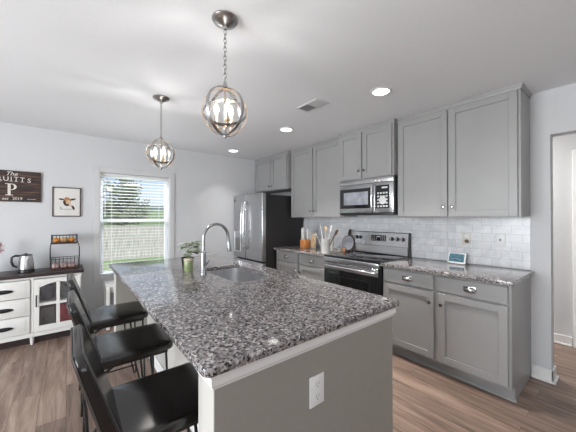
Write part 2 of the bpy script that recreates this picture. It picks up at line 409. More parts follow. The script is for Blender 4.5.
frame_mb(MB(), wx0+.018, wx1-.018, WY+.13, WY+.15, zm-.018, wz1-.018, .028).build('sash', 'vinyl_white', W1, False)
MB().box(wx0+.045, wx1-.045, WY+.118, WY+.120, wz0+.045, zm).build('pane', 'clear_glass', W1, False)
MB().box(wx0+.045, wx1-.045, WY+.140, WY+.142, zm, wz1-.045).build('pane', 'clear_glass', W1, False)
bl = thing('window_blind', 'white horizontal slat blind lowered over the window with slats open', 'blind', (.78, WY+.055, wz0))
MB().box(wx0+.006, wx1-.006, WY+.03, WY+.085, wz1-.030, wz1-.006, .003).build('headrail', 'blind_white', bl)
mb = MB(); z = wz0+.075; k = 0
while z < wz1-.04:
    mb.box(wx0+.01, wx1-.01, -.025, .025, -.0013, .0013, mtx=Matrix.Translation((0, WY+.057, z)) @ Matrix.Rotation(math.radians(-5), 4, 'X')); z += .0435
mb.build('slats', 'blind_white', bl, False)
MB().box(wx0+.01, wx1-.01, WY+.032, WY+.082, wz0+.012, wz0+.034, .004).build('bottom_rail', 'blind_white', bl)
for x in (wx0+.14, wx1-.14):
    MB().tube([(x, WY+.03, wz0+.03), (x, WY+.03, wz1-.04)], .0012, 5).tube([(x, WY+.083, wz0+.03), (x, WY+.083, wz1-.04)], .0012, 5).build('ladder_cord', 'blind_white', bl)
MB().tube([(wx0+.06, WY+.02, wz1-.6), (wx0+.06, WY+.024, wz1-.05)], .004, 6).build('tilt_wand', 'blind_white', bl)

# ------------------------------------------------------------------ outdoors
mb = MB(); G = []
prof = [(4.7, -.55), (10, -.8), (17, -.86), (24, -.9), (40, -.7), (80, .6), (140, 4.0), (210, 7.0)]
for x in range(-12, 41):
    G.append([mb.bm.verts.new((x*4., y, z+.15*math.sin(x*.9+y*.1)*(y > 30))) for y, z in prof])
for a, b_ in zip(G, G[1:]):
    for i in range(len(prof)-1): mb.bm.faces.new((a[i], b_[i], b_[i+1], a[i+1]))
struct('ground', mb, 'grass')
mb = MB(); R0 = []; R1 = []
for i in range(60):
    x = -60+i*6; h = 9.6+.8*math.sin(i*.45)+.5*math.sin(i*1.3)
    R0.append((x, 212, 3)); R1.append((x, 222+3*math.sin(i), h))
for i in range(59): mb.quad(R0[i], R0[i+1], R1[i+1], R1[i]); mb.quad(R1[i], R1[i+1], (R1[i+1][0], 260, 2), (R1[i][0], 260, 2))
struct('hills', mb, 'hill_far', smooth=True)
fe = thing('wooden_fence', 'weathered tan board fence across the yard outside the window', 'fence', (3, 17, -.86))
for j in range(6):
    mb = MB(); x = -3+j*2.4
    for k in range(16):
        h = .93+random.uniform(-.02, .02)
        mb.box(x+k*.15+.004, x+k*.15+.143, 17.0, 17.02, -.83, h)
    mb.build('board_panel', 'fence_wood', fe, False)
    mb = MB(); mb.box(x, x+2.4, 17.02, 17.06, -.6, -.51); mb.box(x, x+2.4, 17.02, 17.06, .55, .64); mb.build('rail', 'fence_wood', fe, False)
    MB().box(x-.045, x+.045, 17.06, 17.15, -.86, .96).build('post', 'fence_wood', fe, False)
def tree(loc, h, cr_, cz, rz, nleaf, label, seed, dens=1):
    random.seed(seed)
    t = thing('garden_tree', label, 'tree', loc)
    x, y, z = loc
    mb = MB().tube([(x, y, z), (x+.05, y, z+h*.3), (x-.04, y+.03, z+h*.6), (x, y, z+h*.95)], [.11, .08, .05, .015], 8)
    for k in range(16):
        a = random.uniform(0, 2*PI); z0 = z+h*random.uniform(.25, .7); L = cr_*random.uniform(.5, .95)
        mb.tube([(x, y, z0), (x+L*.5*math.cos(a), y+L*.5*math.sin(a), z0+L*.35), (x+L*math.cos(a), y+L*math.sin(a), z0+L*.8)], [.035, .02, .006], 5)
    mb.build('trunk', 'bark', t)
    mb = MB()
    cl = []
    for _ in range(46):
        a = random.uniform(0, 2*PI); u = random.uniform(-1, 1); rr = random.uniform(.35, .95)
        cl.append(Vector((x+cr_*rr*math.sqrt(1-u*u)*math.cos(a), y+cr_*rr*math.sqrt(1-u*u)*math.sin(a), z+cz+rz*rr*u)))
    for _ in range(nleaf):
        c = random.choice(cl)+Vector([random.gauss(0, .24) for _ in range(3)])
        u = Vector([random.gauss(0, 1) for _ in range(3)]).normalized(); v = u.orthogonal().normalized(); s_ = random.uniform(.05, .095)
        mb.quad(c-u*s_*1.3, c+v*s_*.7, c+u*s_*1.3, c-v*s_*.7)
    mb.build('foliage', 'tree_leaf', t, False)
tree((3.15, 23, -.9), 5.9, 1.95, 3.2, 2.5, 6500, 'leafy green tree behind the fence outside the window', 11)
random.seed(5)

# ------------------------------------------------------------------ cabinets (kitchen wall, faces look towards -X)
def door_mb(mb, xf, y0, y1, z0, z1, t=.02, rail=.056, rec=.012):
    bv = .0018
    mb.box(xf, xf+t, y0, y0+rail, z0, z1, bv, 1); mb.box(xf, xf+t, y1-rail, y1, z0, z1, bv, 1)
    mb.box(xf, xf+t, y0+rail, y1-rail, z0, z0+rail, bv, 1); mb.box(xf, xf+t, y0+rail, y1-rail, z1-rail, z1, bv, 1)
    mb.box(xf+rec, xf+t-.002, y0+rail-.003, y1-rail+.003, z0+rail-.003, z1-rail+.003)
    b = .004
    mb.prism([(y0+rail, z0+rail), (y0+rail+b, z0+rail+b), (y0+rail+b, z1-rail-b), (y0+rail, z1-rail)], 'X', xf+rec-.004, xf+t-.003)
    mb.prism([(y1-rail, z0+rail), (y1-rail-b, z0+rail+b), (y1-rail-b, z1-rail-b), (y1-rail, z1-rail)], 'X', xf+rec-.004, xf+t-.003)
    return mb
def knob(x, y, z, parent):
    MB().lathe([(.004, 0), (.006, -.002), (.005, -.012), (.0135, -.017), (.0155, -.023), (.012, -.029), (.001, -.031)], (x, y, z), 'X', 16).build('knob', 'nickel', parent)
def cup_pull(x, y, z, parent):
    mb = MB(); rings = []
    for i in range(9):
        u = -1+2*i/8; w_ = math.sqrt(max(.0, 1-u*u))*.95+.05
        ring = []
        for k in range(9):
            a = PI*k/8*.62
            ring.append((x-.026*w_*math.sin(a+.25), y+u*.047, z-.012+.030*w_*math.cos(a*1.1)))
        for k in range(8, -1, -1):
            a = PI*k/8*.62
            ring.append((x-.022*w_*math.sin(a+.25)+.001, y+u*.045, z-.014+.027*w_*math.cos(a*1.1)))
        rings.append(ring)
    mb.rings(rings); mb.box(x-.003, x, y-.045, y+.045, z-.008, z+.02, .002)
    mb.build('handle', 'nickel', parent)
def upper(label, x_face, y0, y1, z0, z1, ysplit, knobs_z, left_end=False):
    """x_face: front of the doors; carcass 20 mm behind"""
    t = thing('wall_cabinet', label, 'cabinet', (KX-.01, (y0+y1)/2, z0), None)
    xf = x_face+.021
    mb = MB().box(xf+.018, KX-.009, y0, y1, z0+.012, z1-.002, .001, 1)
    mb.build('body', 'cabinet_grey', t, False)
    mb = MB(); s_ = .035
    mb.box(xf, xf+.019, y0, y0+s_, z0, z1, .001, 1); mb.box(xf, xf+.019, y1-s_, y1, z0, z1, .001, 1)
    mb.box(xf, xf+.019, y0+s_, y1-s_, z0, z0+s_, .001, 1); mb.box(xf, xf+.019, y0+s_, y1-s_, z1-.07, z1, .001, 1); mb.box(xf, xf+.019, ysplit-.022, ysplit+.022, z0+s_, z1-.07, .001, 1)
    mb.build('face_frame', 'cabinet_grey', t, False)
    zt = z1-.045
    MB_ = []
    for a, b_, kn in ((y0+.018, ysplit-.008, 1), (ysplit+.008, y1-.018, 0)):
        dr = door_mb(MB(), x_face, a, b_, z0+.010, zt).build('door', 'cabinet_grey', t, False)
        ky = b_-.03 if kn else a+.03
        knob(x_face, ky, knobs_z, dr)
    # crown strip
    mb = MB(); pr = [(0, z1-.034), (-.006, z1-.034), (-.009, z1-.020), (-.018, z1-.008), (-.020, z1-.0005), (0, z1-.0005)]
    mb.rings([[(xf+a, y0+a*.9, z) for a, z in pr], [(xf+a, y1, z) for a, z in pr]])
    mb.rings([[(xf+a, y0+a*.9, z) for a, z in pr], [(KX-.009, y0+a*.9, z) for a, z in pr]])
    mb.build('crown', 'cabinet_grey', t, False)
    return t
upper('tall two-door grey wall cabinet right of the microwave above the right counter', 2.815-.02, .540, 1.588, 1.372, CH-.001, 1.072, 1.472)
upper('tall two-door grey wall cabinet between the fridge and the microwave', 2.815-.02, 2.357, 3.412, 1.372, CH-.001, 2.900, 1.467)
upper('short two-door grey wall cabinet directly above the microwave', 2.727, 1.592, 2.353, 1.828, CH-.001, 1.992, 1.93)
upper('short two-door grey wall cabinet above the refrigerator in the corner', 2.727, 3.416, WY-.004, 1.83, CH-.001, 3.86, 1.91)

def base(label, y0, y1, end_panel=False):
    t = thing('base_cabinet', label, 'cabinet', (KX-.3, (y0+y1)/2, 0))
    xd = 2.507; xf = xd+.021
    mb = MB().box(xf+.018, KX-.001, y0, y1, .105, .881, .001, 1); mb.box(xf+.09, KX-.001, y0, y1, .002, .105, 0)
    mb.build('body', 'cabinet_grey', t, False)
    mb = MB(); ym = (y0+y1)/2
    for a in (y0, y1-.035): mb.box(xf, xf+.019, a, a+.035, .105, .881, .001, 1)
    mb.box(xf, xf+.019, ym-.035, ym+.035, .105, .881, .001, 1)
    for z0, z1 in ((.105, .145), (.70, .74), (.86, .881)):
        mb.box(xf, xf+.0185, y0+.035, ym-.035, z0, z1, .001, 1); mb.box(xf, xf+.0185, ym+.035, y1-.035, z0, z1, .001, 1)
    mb.build('face_frame', 'cabinet_grey', t, False)
    mb = MB().box(xf+.075, xf+.089, y0, y1, .001, .104, .001, 1)
    mb.build('toe_kick', 'cabinet_grey', t, False)
    MB().prism([(xf+.075, .001), (xf+.060, .001), (xf+.060, .006), (xf+.066, .014), (xf+.075, .018)], 'Y', y0-.01, y1).build('shoe_moulding', 'cabinet_grey', t)
    for a, b_, kn in ((y0+.020, ym-.018, 1), (ym+.018, y1-.020, 0)):
        dr = MB().box(xd, xd+.02, a, b_, .735, .862, .003, 2).build('drawer', 'cabinet_grey', t, False)
        cup_pull(xd, (a+b_)/2, .800, dr)
        dd = door_mb(MB(), xd, a, b_, .128, .718).build('door', 'cabinet_grey', t, False)
        knob(xd, b_-.03 if kn else a+.03, .622, dd)
    return t
base('two-drawer two-door grey base cabinet right of the range', .540, 1.586)
base('two-drawer two-door grey base cabinet between the fridge and the range', 2.359, 3.42)

# ------------------------------------------------------------------ countertops
def bull(x0, x1, y0, y1, z0, z1, r, e=.006, n=5, inner=None, ri=.05):
    mb = MB(); rr = []
    def ring(ins, z): return [(x, y, z) for x, y in rrect(x0+ins, x1-ins, y0+ins, y1-ins, max(r-ins, .002), n)]
    seq = []
    for k in range(5): a = PI/2*k/4; seq.append((e*(1-math.sin(a)), z0+e*(1-math.cos(a))))
    for k in range(5): a = PI/2*k/4; seq.append((e*(1-math.cos(a)), z1-e+e*math.sin(a)))
    rr = [ring(*q) for q in seq]
    if inner is None: return mb.rings(rr)
    a0, a1, b0, b1 = inner
    I = rrect(a0, a1, b0, b1, ri, n)
    rr = [[(x, y, z0) for x, y in I]] + rr + [[(x, y, z1) for x, y in I]]
    return mb.rings(rr, closed=True)
tag(bull(2.472, KX-.0085, .515, 1.589, .882, .914, .012).build('countertop', 'granite'), 'speckled granite worktop on the base cabinet right of the range', 'countertop')
tag(bull(2.472, KX-.0085, 2.356, 3.432, .882, .914, .012).build('countertop', 'granite'), 'short speckled granite worktop between the fridge and the range', 'countertop')

# ------------------------------------------------------------------ island
IX0, IX1, IY0, IY1 = .322, 1.447, .796, 3.245
isl = thing('kitchen_island', 'large kitchen island with greige end panels and white trim under granite', 'kitchen island', ((IX0+IX1)/2, (IY0+IY1)/2, 0))
S = (.925, 1.285, 1.715, 2.41)    # sink opening
px0, px1, py0, py1 = .367, 1.414, .830, 3.21
# end walls and knee wall
MB().box(px0+.002, px1, py0, py0+.13, .001, .881).build('end_panel', 'greige_panel', isl, False)
MB().box(px0+.002, px1, py1-.13, py1, .001, .881).build('end_panel', 'greige_panel', isl, False)
MB().box(px0-.002, px0+.002, py0, py0+.13, .001, .881).build('end_board', 'pale_panel', isl, False)
MB().box(px0-.002, px0+.002, py1-.13, py1, .001, .881).build('end_board', 'pale_panel', isl, False)
MB().box(.64, .66, py0+.13, py1-.13, .001, .881).build('knee_wall', 'pale_panel', isl, False)
mb = MB(); mb.box(.661, .905, py0+.131, py1-.131, .1, .881); mb.box(1.305, 1.39, py0+.131, py1-.131, .1, .881); mb.box(.905, 1.305, py0+.131, 1.69, .1, .881); mb.box(.905, 1.305, 2.44, py1-.131, .1, .881); mb.box(.905, 1.305, 1.69, 2.44, .1, .6); mb.box(.67, 1.33, py0+.131, py1-.131, .001, .1)
mb.build('cabinet_body', 'cabinet_grey', isl, False)
n_ = 5; L_ = (py1-py0-.26)/n_
for i in range(n_):
    y0 = py0+.13+i*L_
    mb = MB(); mb.box(1.391, 1.41, y0+.01, y0+L_-.01, .13, .86, .002, 1)
    dr = mb.build('door', 'cabinet_grey', isl, False)
    MB().sphere((1.425, y0+.05, .66), .015).build('knob', 'nickel', dr)
# moulding under the top
def mould(x0, x1, y0, y1):
    mb = MB(); q = [(0, .826), (.004, .826), (.006, .834), (.013, .842), (.014, .870), (.020, .874), (.022, .8815), (0, .8815)]
    mb.rings([[(x0-a, y0-a, z) for a, z in q], [(x1+a, y0-a, z) for a, z in q]])
    mb.rings([[(x0-a, y0-a, z) for a, z in q], [(x0-a, y1, z) for a, z in q]])
    mb.rings([[(x1+a, y0-a, z) for a, z in q], [(x1+a, y1, z) for a, z in q]])
    return mb
mould(px0-.002, px1, py0, py0+.13).build('moulding', 'white_trim', isl, False)
# baseboard
mb = MB(); mb.box(px0-.016, px1+.014, py0-.014, py0, .001, .105, .004, 1); mb.box(px0-.016, px0-.002, py0, py0+.13, .001, .105, .004, 1); mb.box(.626, .64, py0+.13, py1-.13, .001, .105, .004, 1); mb.box(px0-.002, .64, py0+.13, py0+.144, .001, .105, .004, 1)
mb.box(px0-.016, px0-.002, py1-.13, py1, .001, .105, .004, 1); mb.box(px0-.002, .64, py1-.144, py1-.13, .001, .105, .004, 1)
mb.build('baseboard', 'white_trim', isl, False)
tag(bull(IX0, IX1, IY0, IY1, .882, .914, .03, .009, 8, S, .05).build('countertop', 'granite'), 'long speckled granite top of the island with an undermount sink', 'countertop')
# island outlet
def plate(name, label, cat, c, axis, w_=.074, h=.125, pm='plate_white'):
    x, y, z = c
    t = thing(name, label, cat, c)
    if axis == 'Y': MB().box(x-w_/2, x+w_/2, y-.007, y-.0005, z-h/2, z+h/2, .002, 2).build('cover_plate', pm, t)
    else: MB().box(x-.007, x-.0005, y-w_/2, y+w_/2, z-h/2, z+h/2, .002, 2).build('cover_plate', pm, t)
    return t
t = plate('power_outlet', 'white duplex power outlet on the near end of the island', 'outlet', (.82, py0, .648), 'Y', .082)
for dz in (.026, -.026):
    mb = MB().lathe([(.0175, -.0025), (.0175, 0)], (.82, py0-.007, .648+dz), 'Y', 20)
    r = mb.build('receptacle', 'plate_white', t)
    mb = MB(); mb.box(.812, .8135, py0-.0102, py0-.009, .648+dz, .648+dz+.009); mb.box(.8265, .828, py0-.0102, py0-.009, .648+dz, .648+dz+.008); mb.lathe([(.0025, -.0032), (.0025, -.002)], (.82, py0-.007, .648+dz-.008), 'Y', 8)
    mb.build('slots', 'slot_dark', r)
# sink
sk = thing('kitchen_sink', 'stainless undermount sink set in the island worktop', 'sink', ((S[0]+S[1])/2, (S[2]+S[3])/2, .7))
mb = MB()
def R(ins, z, r): return [(x, y, z) for x, y in rrect(S[0]-.004+ins, S[1]+.004-ins, S[2]-.004+ins, S[3]+.004-ins, r, 6)]
mb.rings([R(-.012, .8795, .06), R(0, .8795, .052), R(.004, .80, .052), R(.010, .70, .055), R(.03, .682, .06), R(.12, .678, .03)], cap=False)
last = [v for v in mb.bm.verts][-28:]; mb.bm.faces.new(last)
mb.build('basin', 'sink_steel', sk)
MB().lathe([(.001, .002), (.036, .002), (.042, .004), (.044, 0)], (1.1, 2.08, .6785)).build('drain', 'chrome', sk)
# faucet
fx, fy = .850, 2.135
fa = thing('kitchen_faucet', 'tall arched stainless pull-down faucet beside the island sink', 'faucet', (fx, fy, .914))
MB().lathe([(.027, 0), (.027, .012), (.021, .020), (.021, .17), (.017, .185), (.014, .19)], (fx, fy, .9142)).build('base', 'faucet_steel', fa)
pts = [(fx, fy, 1.09), (fx, fy, 1.15), (fx, fy, 1.20)] + [(fx+.108-.108*math.cos(a), fy, 1.205+.112*math.sin(a)) for a in [PI*k/14 for k in range(1, 14)]] + [(fx+.218, fy, 1.19), (fx+.221, fy, 1.165)]
MB().tube(pts, .0125, 12).build('spout', 'faucet_steel', fa)
MB().tube([(fx+.2205, fy, 1.17), (fx+.222, fy, 1.15), (fx+.226, fy, 1.10), (fx+.227, fy, 1.085)], [.014, .016, .020, .018], 14).build('spray_head', 'faucet_steel', fa)
MB().tube([(fx, fy-.018, 1.0), (fx+.005, fy-.05, 1.005), (fx+.02, fy-.075, 1.04)], [.009, .007, .005], 8).build('lever', 'faucet_steel', fa)

# ------------------------------------------------------------------ refrigerator
fr = thing('refrigerator', 'stainless french door refrigerator with dark sides in the corner', 'refrigerator', (2.7, 3.91, 0))
FY0, FY1 = 3.455, 4.375; FM = 3.965
MB().box(2.362, KX-.04, FY0+.005, FY1-.005, .015, 1.725, .006, 2).build('case', 'dark_side', fr, False)
MB().box(2.33, 2.45, FY0+.01, FY1-.01, 1.726, 1.75, .006, 2).build('hinge_cover', 'dark_side', fr)
doors = []
for a, b_ in ((FY0, FM-.003), (FM+.003, FY1)):
    doors.append(MB().box(2.286, 2.355, a, b_, .70, 1.75, .012, 3).build('door', 'stainless', fr))
dw = MB().box(2.286, 2.355, FY0, FY1, .06, .68, .012, 3).build('freezer_drawer', 'stainless', fr)
MB().box(2.34, 2.362, FY0+.01, FY1-.01, .02, .058, .003).build('toe_grille', 'black_plastic', fr)
for dr, y in ((doors[0], FM-.035), (doors[1], FM+.035)):
    pts = [(2.286, y, 1.62), (2.262, y, 1.615), (2.240, y, 1.58), (2.226, y, 1.42), (2.222, y, 1.24), (2.226, y, 1.06), (2.240, y, .90), (2.262, y, .865), (2.286, y, .86)]
    MB().tube(pts, .0115, 10).build('handle', 'chrome', dr)
mb = MB().tube([(2.286, FY0+.1, .60), (2.245, FY0+.105, .60), (2.24, FY0+.2, .60), (2.24, FY1-.2, .60), (2.245, FY1-.105, .60), (2.286, FY1-.1, .60)], .011, 10); mb.build('handle', 'chrome', dw)
dp = frame_mb(MB(), 4.115, 4.335, 0, .006, .79, 1.14, .018, .002)
dp.tr(Matrix(((0, 1, 0, 2.281), (1, 0, 0, 0), (0, 0, 1, 0), (0, 0, 0, 1)))).build('dispenser', 'stainless_flat', doors[1], False)
MB().box(2.2835, 2.2865, 4.133, 4.317, .808, 1.02).build('dispenser_recess', 'nickel', doors[1], False)
MB().box(2.2825, 2.2865, 4.133, 4.317, 1.022, 1.122).build('dispenser_panel', 'slate_grey', doors[1], False)
mb = MB().box(2.2845, 2.2862, 4.31, 4.355, 1.64, 1.70); mb.build('sticker', 'slot_dark', doors[1], False)
MB().box(2.2835, 2.2846, 4.318, 4.347, 1.675, 1.692).build('sticker_text', 'panel_ink', doors[1], False)

# ------------------------------------------------------------------ range
rg_ = thing('electric_range', 'stainless electric range with black glass cooktop and oven door', 'range', (2.78, 1.972, 0))
RY0, RY1 = 1.594, 2.351
MB().box(2.50, KX-.012, RY0, RY1, .02, .900, .003, 1).build('body', 'black_plastic', rg_, False)
MB().box(2.455, KX-.085, RY0, RY1, .901, .922, .006, 2).build('cooktop', 'black_glass', rg_)
for cx_, cy_, r in ((2.62, 1.78, .095), (2.62, 2.16, .075), (2.86, 1.78, .075), (2.86, 2.16, .095)):
    mb = MB(); mb.rings([[(cx_+q*math.cos(2*PI*i/32), cy_+q*math.sin(2*PI*i/32), z) for i in range(32)] for q, z in ((r, .9221), (r, .9226), (r-.003, .9226), (r-.003, .9221))], closed=True)
    mb.build('burner_ring', 'slate_grey', rg_)
MB().box(2.458, 2.499, RY0+.002, RY1-.002, .845, .900, .004, 2).build('front_trim', 'stainless', rg_)
od = MB().box(2.456, 2.499, RY0+.003, RY1-.003, .225, .842, .006, 2).build('oven_door', 'black_glass', rg_)
mb = MB(); mb.box(2.452, 2.4565, RY0+.005, RY1-.005, .762, .840, .002, 1); mb.build('door_trim', 'stainless', od)
frame_mb(MB(), RY0+.1, RY1-.1, 0, .002, .33, .70, .012, 0).tr(Matrix(((0, 1, 0, 2.4548), (1, 0, 0, 0), (0, 0, 1, 0), (0, 0, 0, 1)))).build('window_border', 'black_plastic', od, False)
MB().tube([(2.455, RY0+.03, .805), (2.42, RY0+.032, .805), (2.41, RY0+.06, .805), (2.41, RY1-.06, .805), (2.42, RY1-.032, .805), (2.455, RY1-.03, .805)], .0135, 12).build('handle', 'chrome', od)
sd = MB().box(2.458, 2.499, RY0+.003, RY1-.003, .07, .218, .006, 2).build('storage_drawer', 'stainless', rg_)
# backguard
bgm = MB().prism([(KX-.082, .922), (KX-.078, 1.03), (KX-.060, 1.19), (KX-.02, 1.19), (KX-.012, .90), (KX-.082, .90)], 'Y', RY0, RY1)
bgd = bgm.build('backguard', 'black_plastic', rg_, False)
MB().prism([(KX-.0835, .926), (KX-.0800, 1.018), (KX-.070, 1.018), (KX-.073, .926)], 'Y', RY0+.012, RY1-.012).build('lower_panel', 'stainless_flat', bgd, False)
tilt = math.atan2(.018, .16)
def on_panel(y, z, d=0):   # point on the tilted control face
    return (KX-.078+(z-1.03)*.018/.16-d, y, z)
mb = MB(); a = on_panel(0, 1.022, .004); b_ = on_panel(0, 1.183, .004)
mb.prism([(a[0], a[2]), (b_[0], b_[2]), (b_[0]+.006, b_[2]), (a[0]+.006, a[2])], 'Y', RY0+.006, RY1-.006)
cp = mb.build('control_panel', 'stainless', bgd, False)
a = on_panel(0, 1.078, .0055); b_ = on_panel(0, 1.150, .0055)
dpn = MB().prism([(a[0], a[2]), (b_[0], b_[2]), (b_[0]+.004, b_[2]), (a[0]+.004, a[2])], 'Y', 1.885, 2.09).build('display', 'black_glass', cp, False)
mb = MB()
for i, y in enumerate((1.905, 1.93, 1.955, 2.02, 2.045, 2.07)):
    for z in (1.09, 1.105, 1.12, 1.135):
        p = on_panel(y, z, .0062); mb.box(p[0], p[0]+.001, y-.006, y+.006, z-.002, z+.002)
p = on_panel(1.99, 1.132, .0062); mb.box(p[0], p[0]+.001, 1.972, 2.005, 1.124, 1.138)
mb.build('display_marks', 'panel_ink', dpn, False)
for y in (2.32, 2.265, 1.805, 1.735, 1.665):
    p = on_panel(y, 1.112, .004)
    k_ = MB().lathe([(.024, 0), (.024, -.006), (.019, -.010), (.017, -.026), (.001, -.028)], p, 'X', 20).build('knob', 'black_plastic', cp)
    MB().box(p[0]-.031, p[0]-.027, y-.004, y+.004, 1.098, 1.128, .001).build('knob_grip', 'stainless_flat', k_)

# ------------------------------------------------------------------ microwave
mw = thing('microwave', 'stainless over-the-range microwave with dark window under the short cabinet', 'microwave', (2.92, 1.972, 1.415))
MB().box(2.765, KX-.010, RY0+.002, RY1-.002, 1.400, 1.826, .003, 1).build('case', 'black_plastic', mw, False)
md = MB().box(2.742, 2.766, 1.826, RY1-.003, 1.428, 1.768, .004, 2).build('door', 'stainless', mw)
MB().box(2.740, 2.7435, 1.855, 2.335, 1.482, 1.722, .001, 1).build('door_window', 'black_glass', md, False)
MB().box(2.739, 2.7405, 1.915, 2.275, 1.525, 1.680).build('window_mesh', 'slate_grey', md, False)
MB().tube([(2.745, 1.85, 1.765), (2.722, 1.85, 1.75), (2.712, 1.85, 1.70), (2.708, 1.85, 1.60), (2.712, 1.85, 1.50), (2.722, 1.85, 1.45), (2.745, 1.85, 1.435)], .010, 10).build('handle', 'chrome', md)
MB().box(2.742, 2.766, RY0+.003, RY1-.003, 1.771, 1.824, .003, 2).build('top_vent_strip', 'stainless', mw)
mp_ = MB().box(2.742, 2.766, RY0+.003, 1.823, 1.428, 1.768, .004, 2).build('control_panel', 'stainless', mw)
k_ = MB().box(2.740, 2.743, 1.645, 1.812, 1.475, 1.735, .001, 1).build('keypad', 'black_glass', mp_, False)
mb = MB(); mb.box(2.7393, 2.7402, 1.665, 1.735, 1.698, 1.716)
for r in range(5):
    for c_ in range(4):
        if (r, c_) != (2, 1): mb.box(2.7393, 2.7402, 1.663+c_*.035, 1.687+c_*.035, 1.49+r*.037, 1.508+r*.037)
MB().lathe([(.045, -.0008), (.045, 0)], (2.7400, 1.725, 1.565), 'X', 20).build('dial_print', 'panel_ink', k_, False)
mb.build('key_marks', 'panel_ink', k_, False)
MB().box(2.745, 2.765, RY0+.01, RY1-.01, 1.402, 1.426, .002).build('bottom_strip', 'black_plastic', mw)

# ------------------------------------------------------------------ wall plates on the backsplash
mat('almond_plate', (.66, .62, .54), .4, noise=.01)
t = plate('power_outlet', 'cream outlet plate with a small brown plug-in left of the light switch', 'outlet', (KX-.008, 1.03, 1.162), 'X', .072, .118, 'almond_plate')
MB().lathe([(.017, -.003), (.017, 0)], (KX-.015, 1.03, 1.188), 'X', 16).build('receptacle', 'plate_white', t)
MB().lathe([(.001, -.030), (.014, -.028), (.018, -.016), (.013, 0)], (KX-.015, 1.022, 1.135), 'X', 16).build('plug_in', 'brown_wood', t)
t = plate('light_switch', 'white light switch plate on the tile above the right counter end', 'light switch', (KX-.008, .750, 1.162), 'X', .074, .118)
MB().box(KX-.026, KX-.014, .746, .754, 1.155, 1.175, .002).build('toggle', 'slot_dark', t)

# ------------------------------------------------------------------ counter items
# smart display
dx, dy = 3.035, 1.09
sdp = thing('smart_display', 'small white-framed screen leaning back on the right counter', 'display', (dx, dy, .914))
mt = Matrix.Translation((dx-.008, dy, .9148)) @ Matrix.Rotation(math.radians(-4), 4, 'Z') @ Matrix.Rotation(math.radians(17), 4, 'Y')
MB().box(0, .012, -.083, .083, 0, .108, .004, 2, mt).build('housing', 'plate_white', sdp)
MB().box(-.0012, .0, -.070, .070, .016, .096, 0, 2, mt).build('screen', 'screen_teal', sdp, False)
MB().box(.012, .045, -.045, .045, .001, .05, .006, 2, mt @ Matrix.Rotation(math.radians(-17), 4, 'Y')).build('stand', 'slate_grey', sdp)
# knife block
kx, ky = 2.80, 3.07
kb = thing('knife_block', 'orange-brown wooden block holding pale-handled knives near the fridge', 'knife block', (kx, ky, .914))
mt = Matrix.Translation((kx, ky, .9145))
MB().box(-.05, .06, -.058, .058, 0, .125, .006, 2, mt).build('block', 'orange_wood', kb)
for i in range(3):
    for j in range(2):
        x = -.03+j*.05; y = -.038+i*.036; h = .205-.03*j-.012*((i+j) % 3)
        tl = Matrix.Translation((kx, ky, .9145)) @ Matrix.Rotation(math.radians(6), 4, 'Y')
        kf = MB().box(x-.008, x+.008, y-.012, y+.012, .12, .12+h, .006, 2, mt).build('knife_handle', 'ceramic_white' if (i+j) % 3 else 'stainless_flat', kb)
# boards beside the block
tag(MB().box(-.012, .012, -.05, .05, 0, .20, .01, 2, Matrix.Translation((2.885, 2.975, .915))).build('chopping_board', 'light_wood'), 'small upright wooden board right behind the knife block', 'chopping board')
# crock and utensils
cx, cy = 2.60, 2.465
ck = tag(MB().lathe([(.001, .006), (.048, .006), (.053, 0), (.056, .01), (.056, .165), (.059, .170), (.059, .182), (.053, .182), (.050, .17), (.050, .02), (.001, .018)], (cx, cy, .9142), n=28, cap=False).build('utensil_crock', 'ceramic_white'), 'white ceramic crock of cooking utensils left of the range', 'utensil crock')
mb = MB()
for k, zz in enumerate((1.055, 1.035, 1.018)):
    for i in range(9 if k == 1 else 6):
        a = math.radians(200+i*5-(20 if k == 1 else 12))
        mb.box(-.0006, .0006, -.0018, .0018, -.004 if k == 1 else -.0012, .004 if k == 1 else .0012, mtx=Matrix.Translation((cx+.0562*math.cos(a), cy+.0562*math.sin(a), zz)) @ Matrix.Rotation(a, 4, 'Z'))
mb.build('crock_print', 'slate_grey', ck, False)
def spoon(name, label, dx_, dy_, lean, ang, L, head, mat_, kind='spoon'):
    b0 = Vector((cx+dx_, cy+dy_, .9142+.022)); d = Vector((math.sin(lean)*math.cos(ang), math.sin(lean)*math.sin(ang), math.cos(lean)))
    mb = MB().tube([b0, b0+d*L*.5, b0+d*L], [.005, .0045, .005], 8)
    q = d.to_track_quat('Z', 'Y').to_matrix().to_4x4(); tip = b0+d*(L+head[1]*.8)
    if kind == 'spoon':
        m2 = MB().sphere((0, 0, 0), 1, (head[0], .006, head[1]))
    else:
        m2 = MB().box(-head[0], head[0], -.003, .003, -head[1], head[1], .003)
    m2.tr(Matrix.Translation(tip) @ Matrix.Rotation(random.uniform(-.6, .6), 4, 'Z') @ q)
    me = bpy.data.meshes.new('u'); m2.bm.to_mesh(me); m2.bm.free(); mb.bm.from_mesh(me); bpy.data.meshes.remove(me)
    return tag(mb.build(name, mat_), label, 'kitchen utensil', 'utensils standing in the white crock')
spoon('ladle', 'pale utensil leaning far left out of the white crock', -.01, .02, .42, 2.3, .22, (.022, .026), 'ceramic_white')
spoon('wooden_spoon', 'light wooden spoon standing upright at the back of the white crock', .01, .012, .12, .6, .27, (.023, .03), 'light_wood')
spoon('spatula', 'steel spatula standing left of centre in the white crock', -.015, .0, .16, 2.0, .27, (.022, .035), 'stainless_flat', 'flat')
spoon('slotted_turner', 'white flat turner leaning slightly right in the white crock', .0, -.012, .22, -1.0, .27, (.024, .04), 'ceramic_white', 'flat')
spoon('wooden_spoon', 'dark brown wooden spoon leaning right out of the white crock', .01, -.02, .42, -1.15, .25, (.028, .035), 'brown_wood')
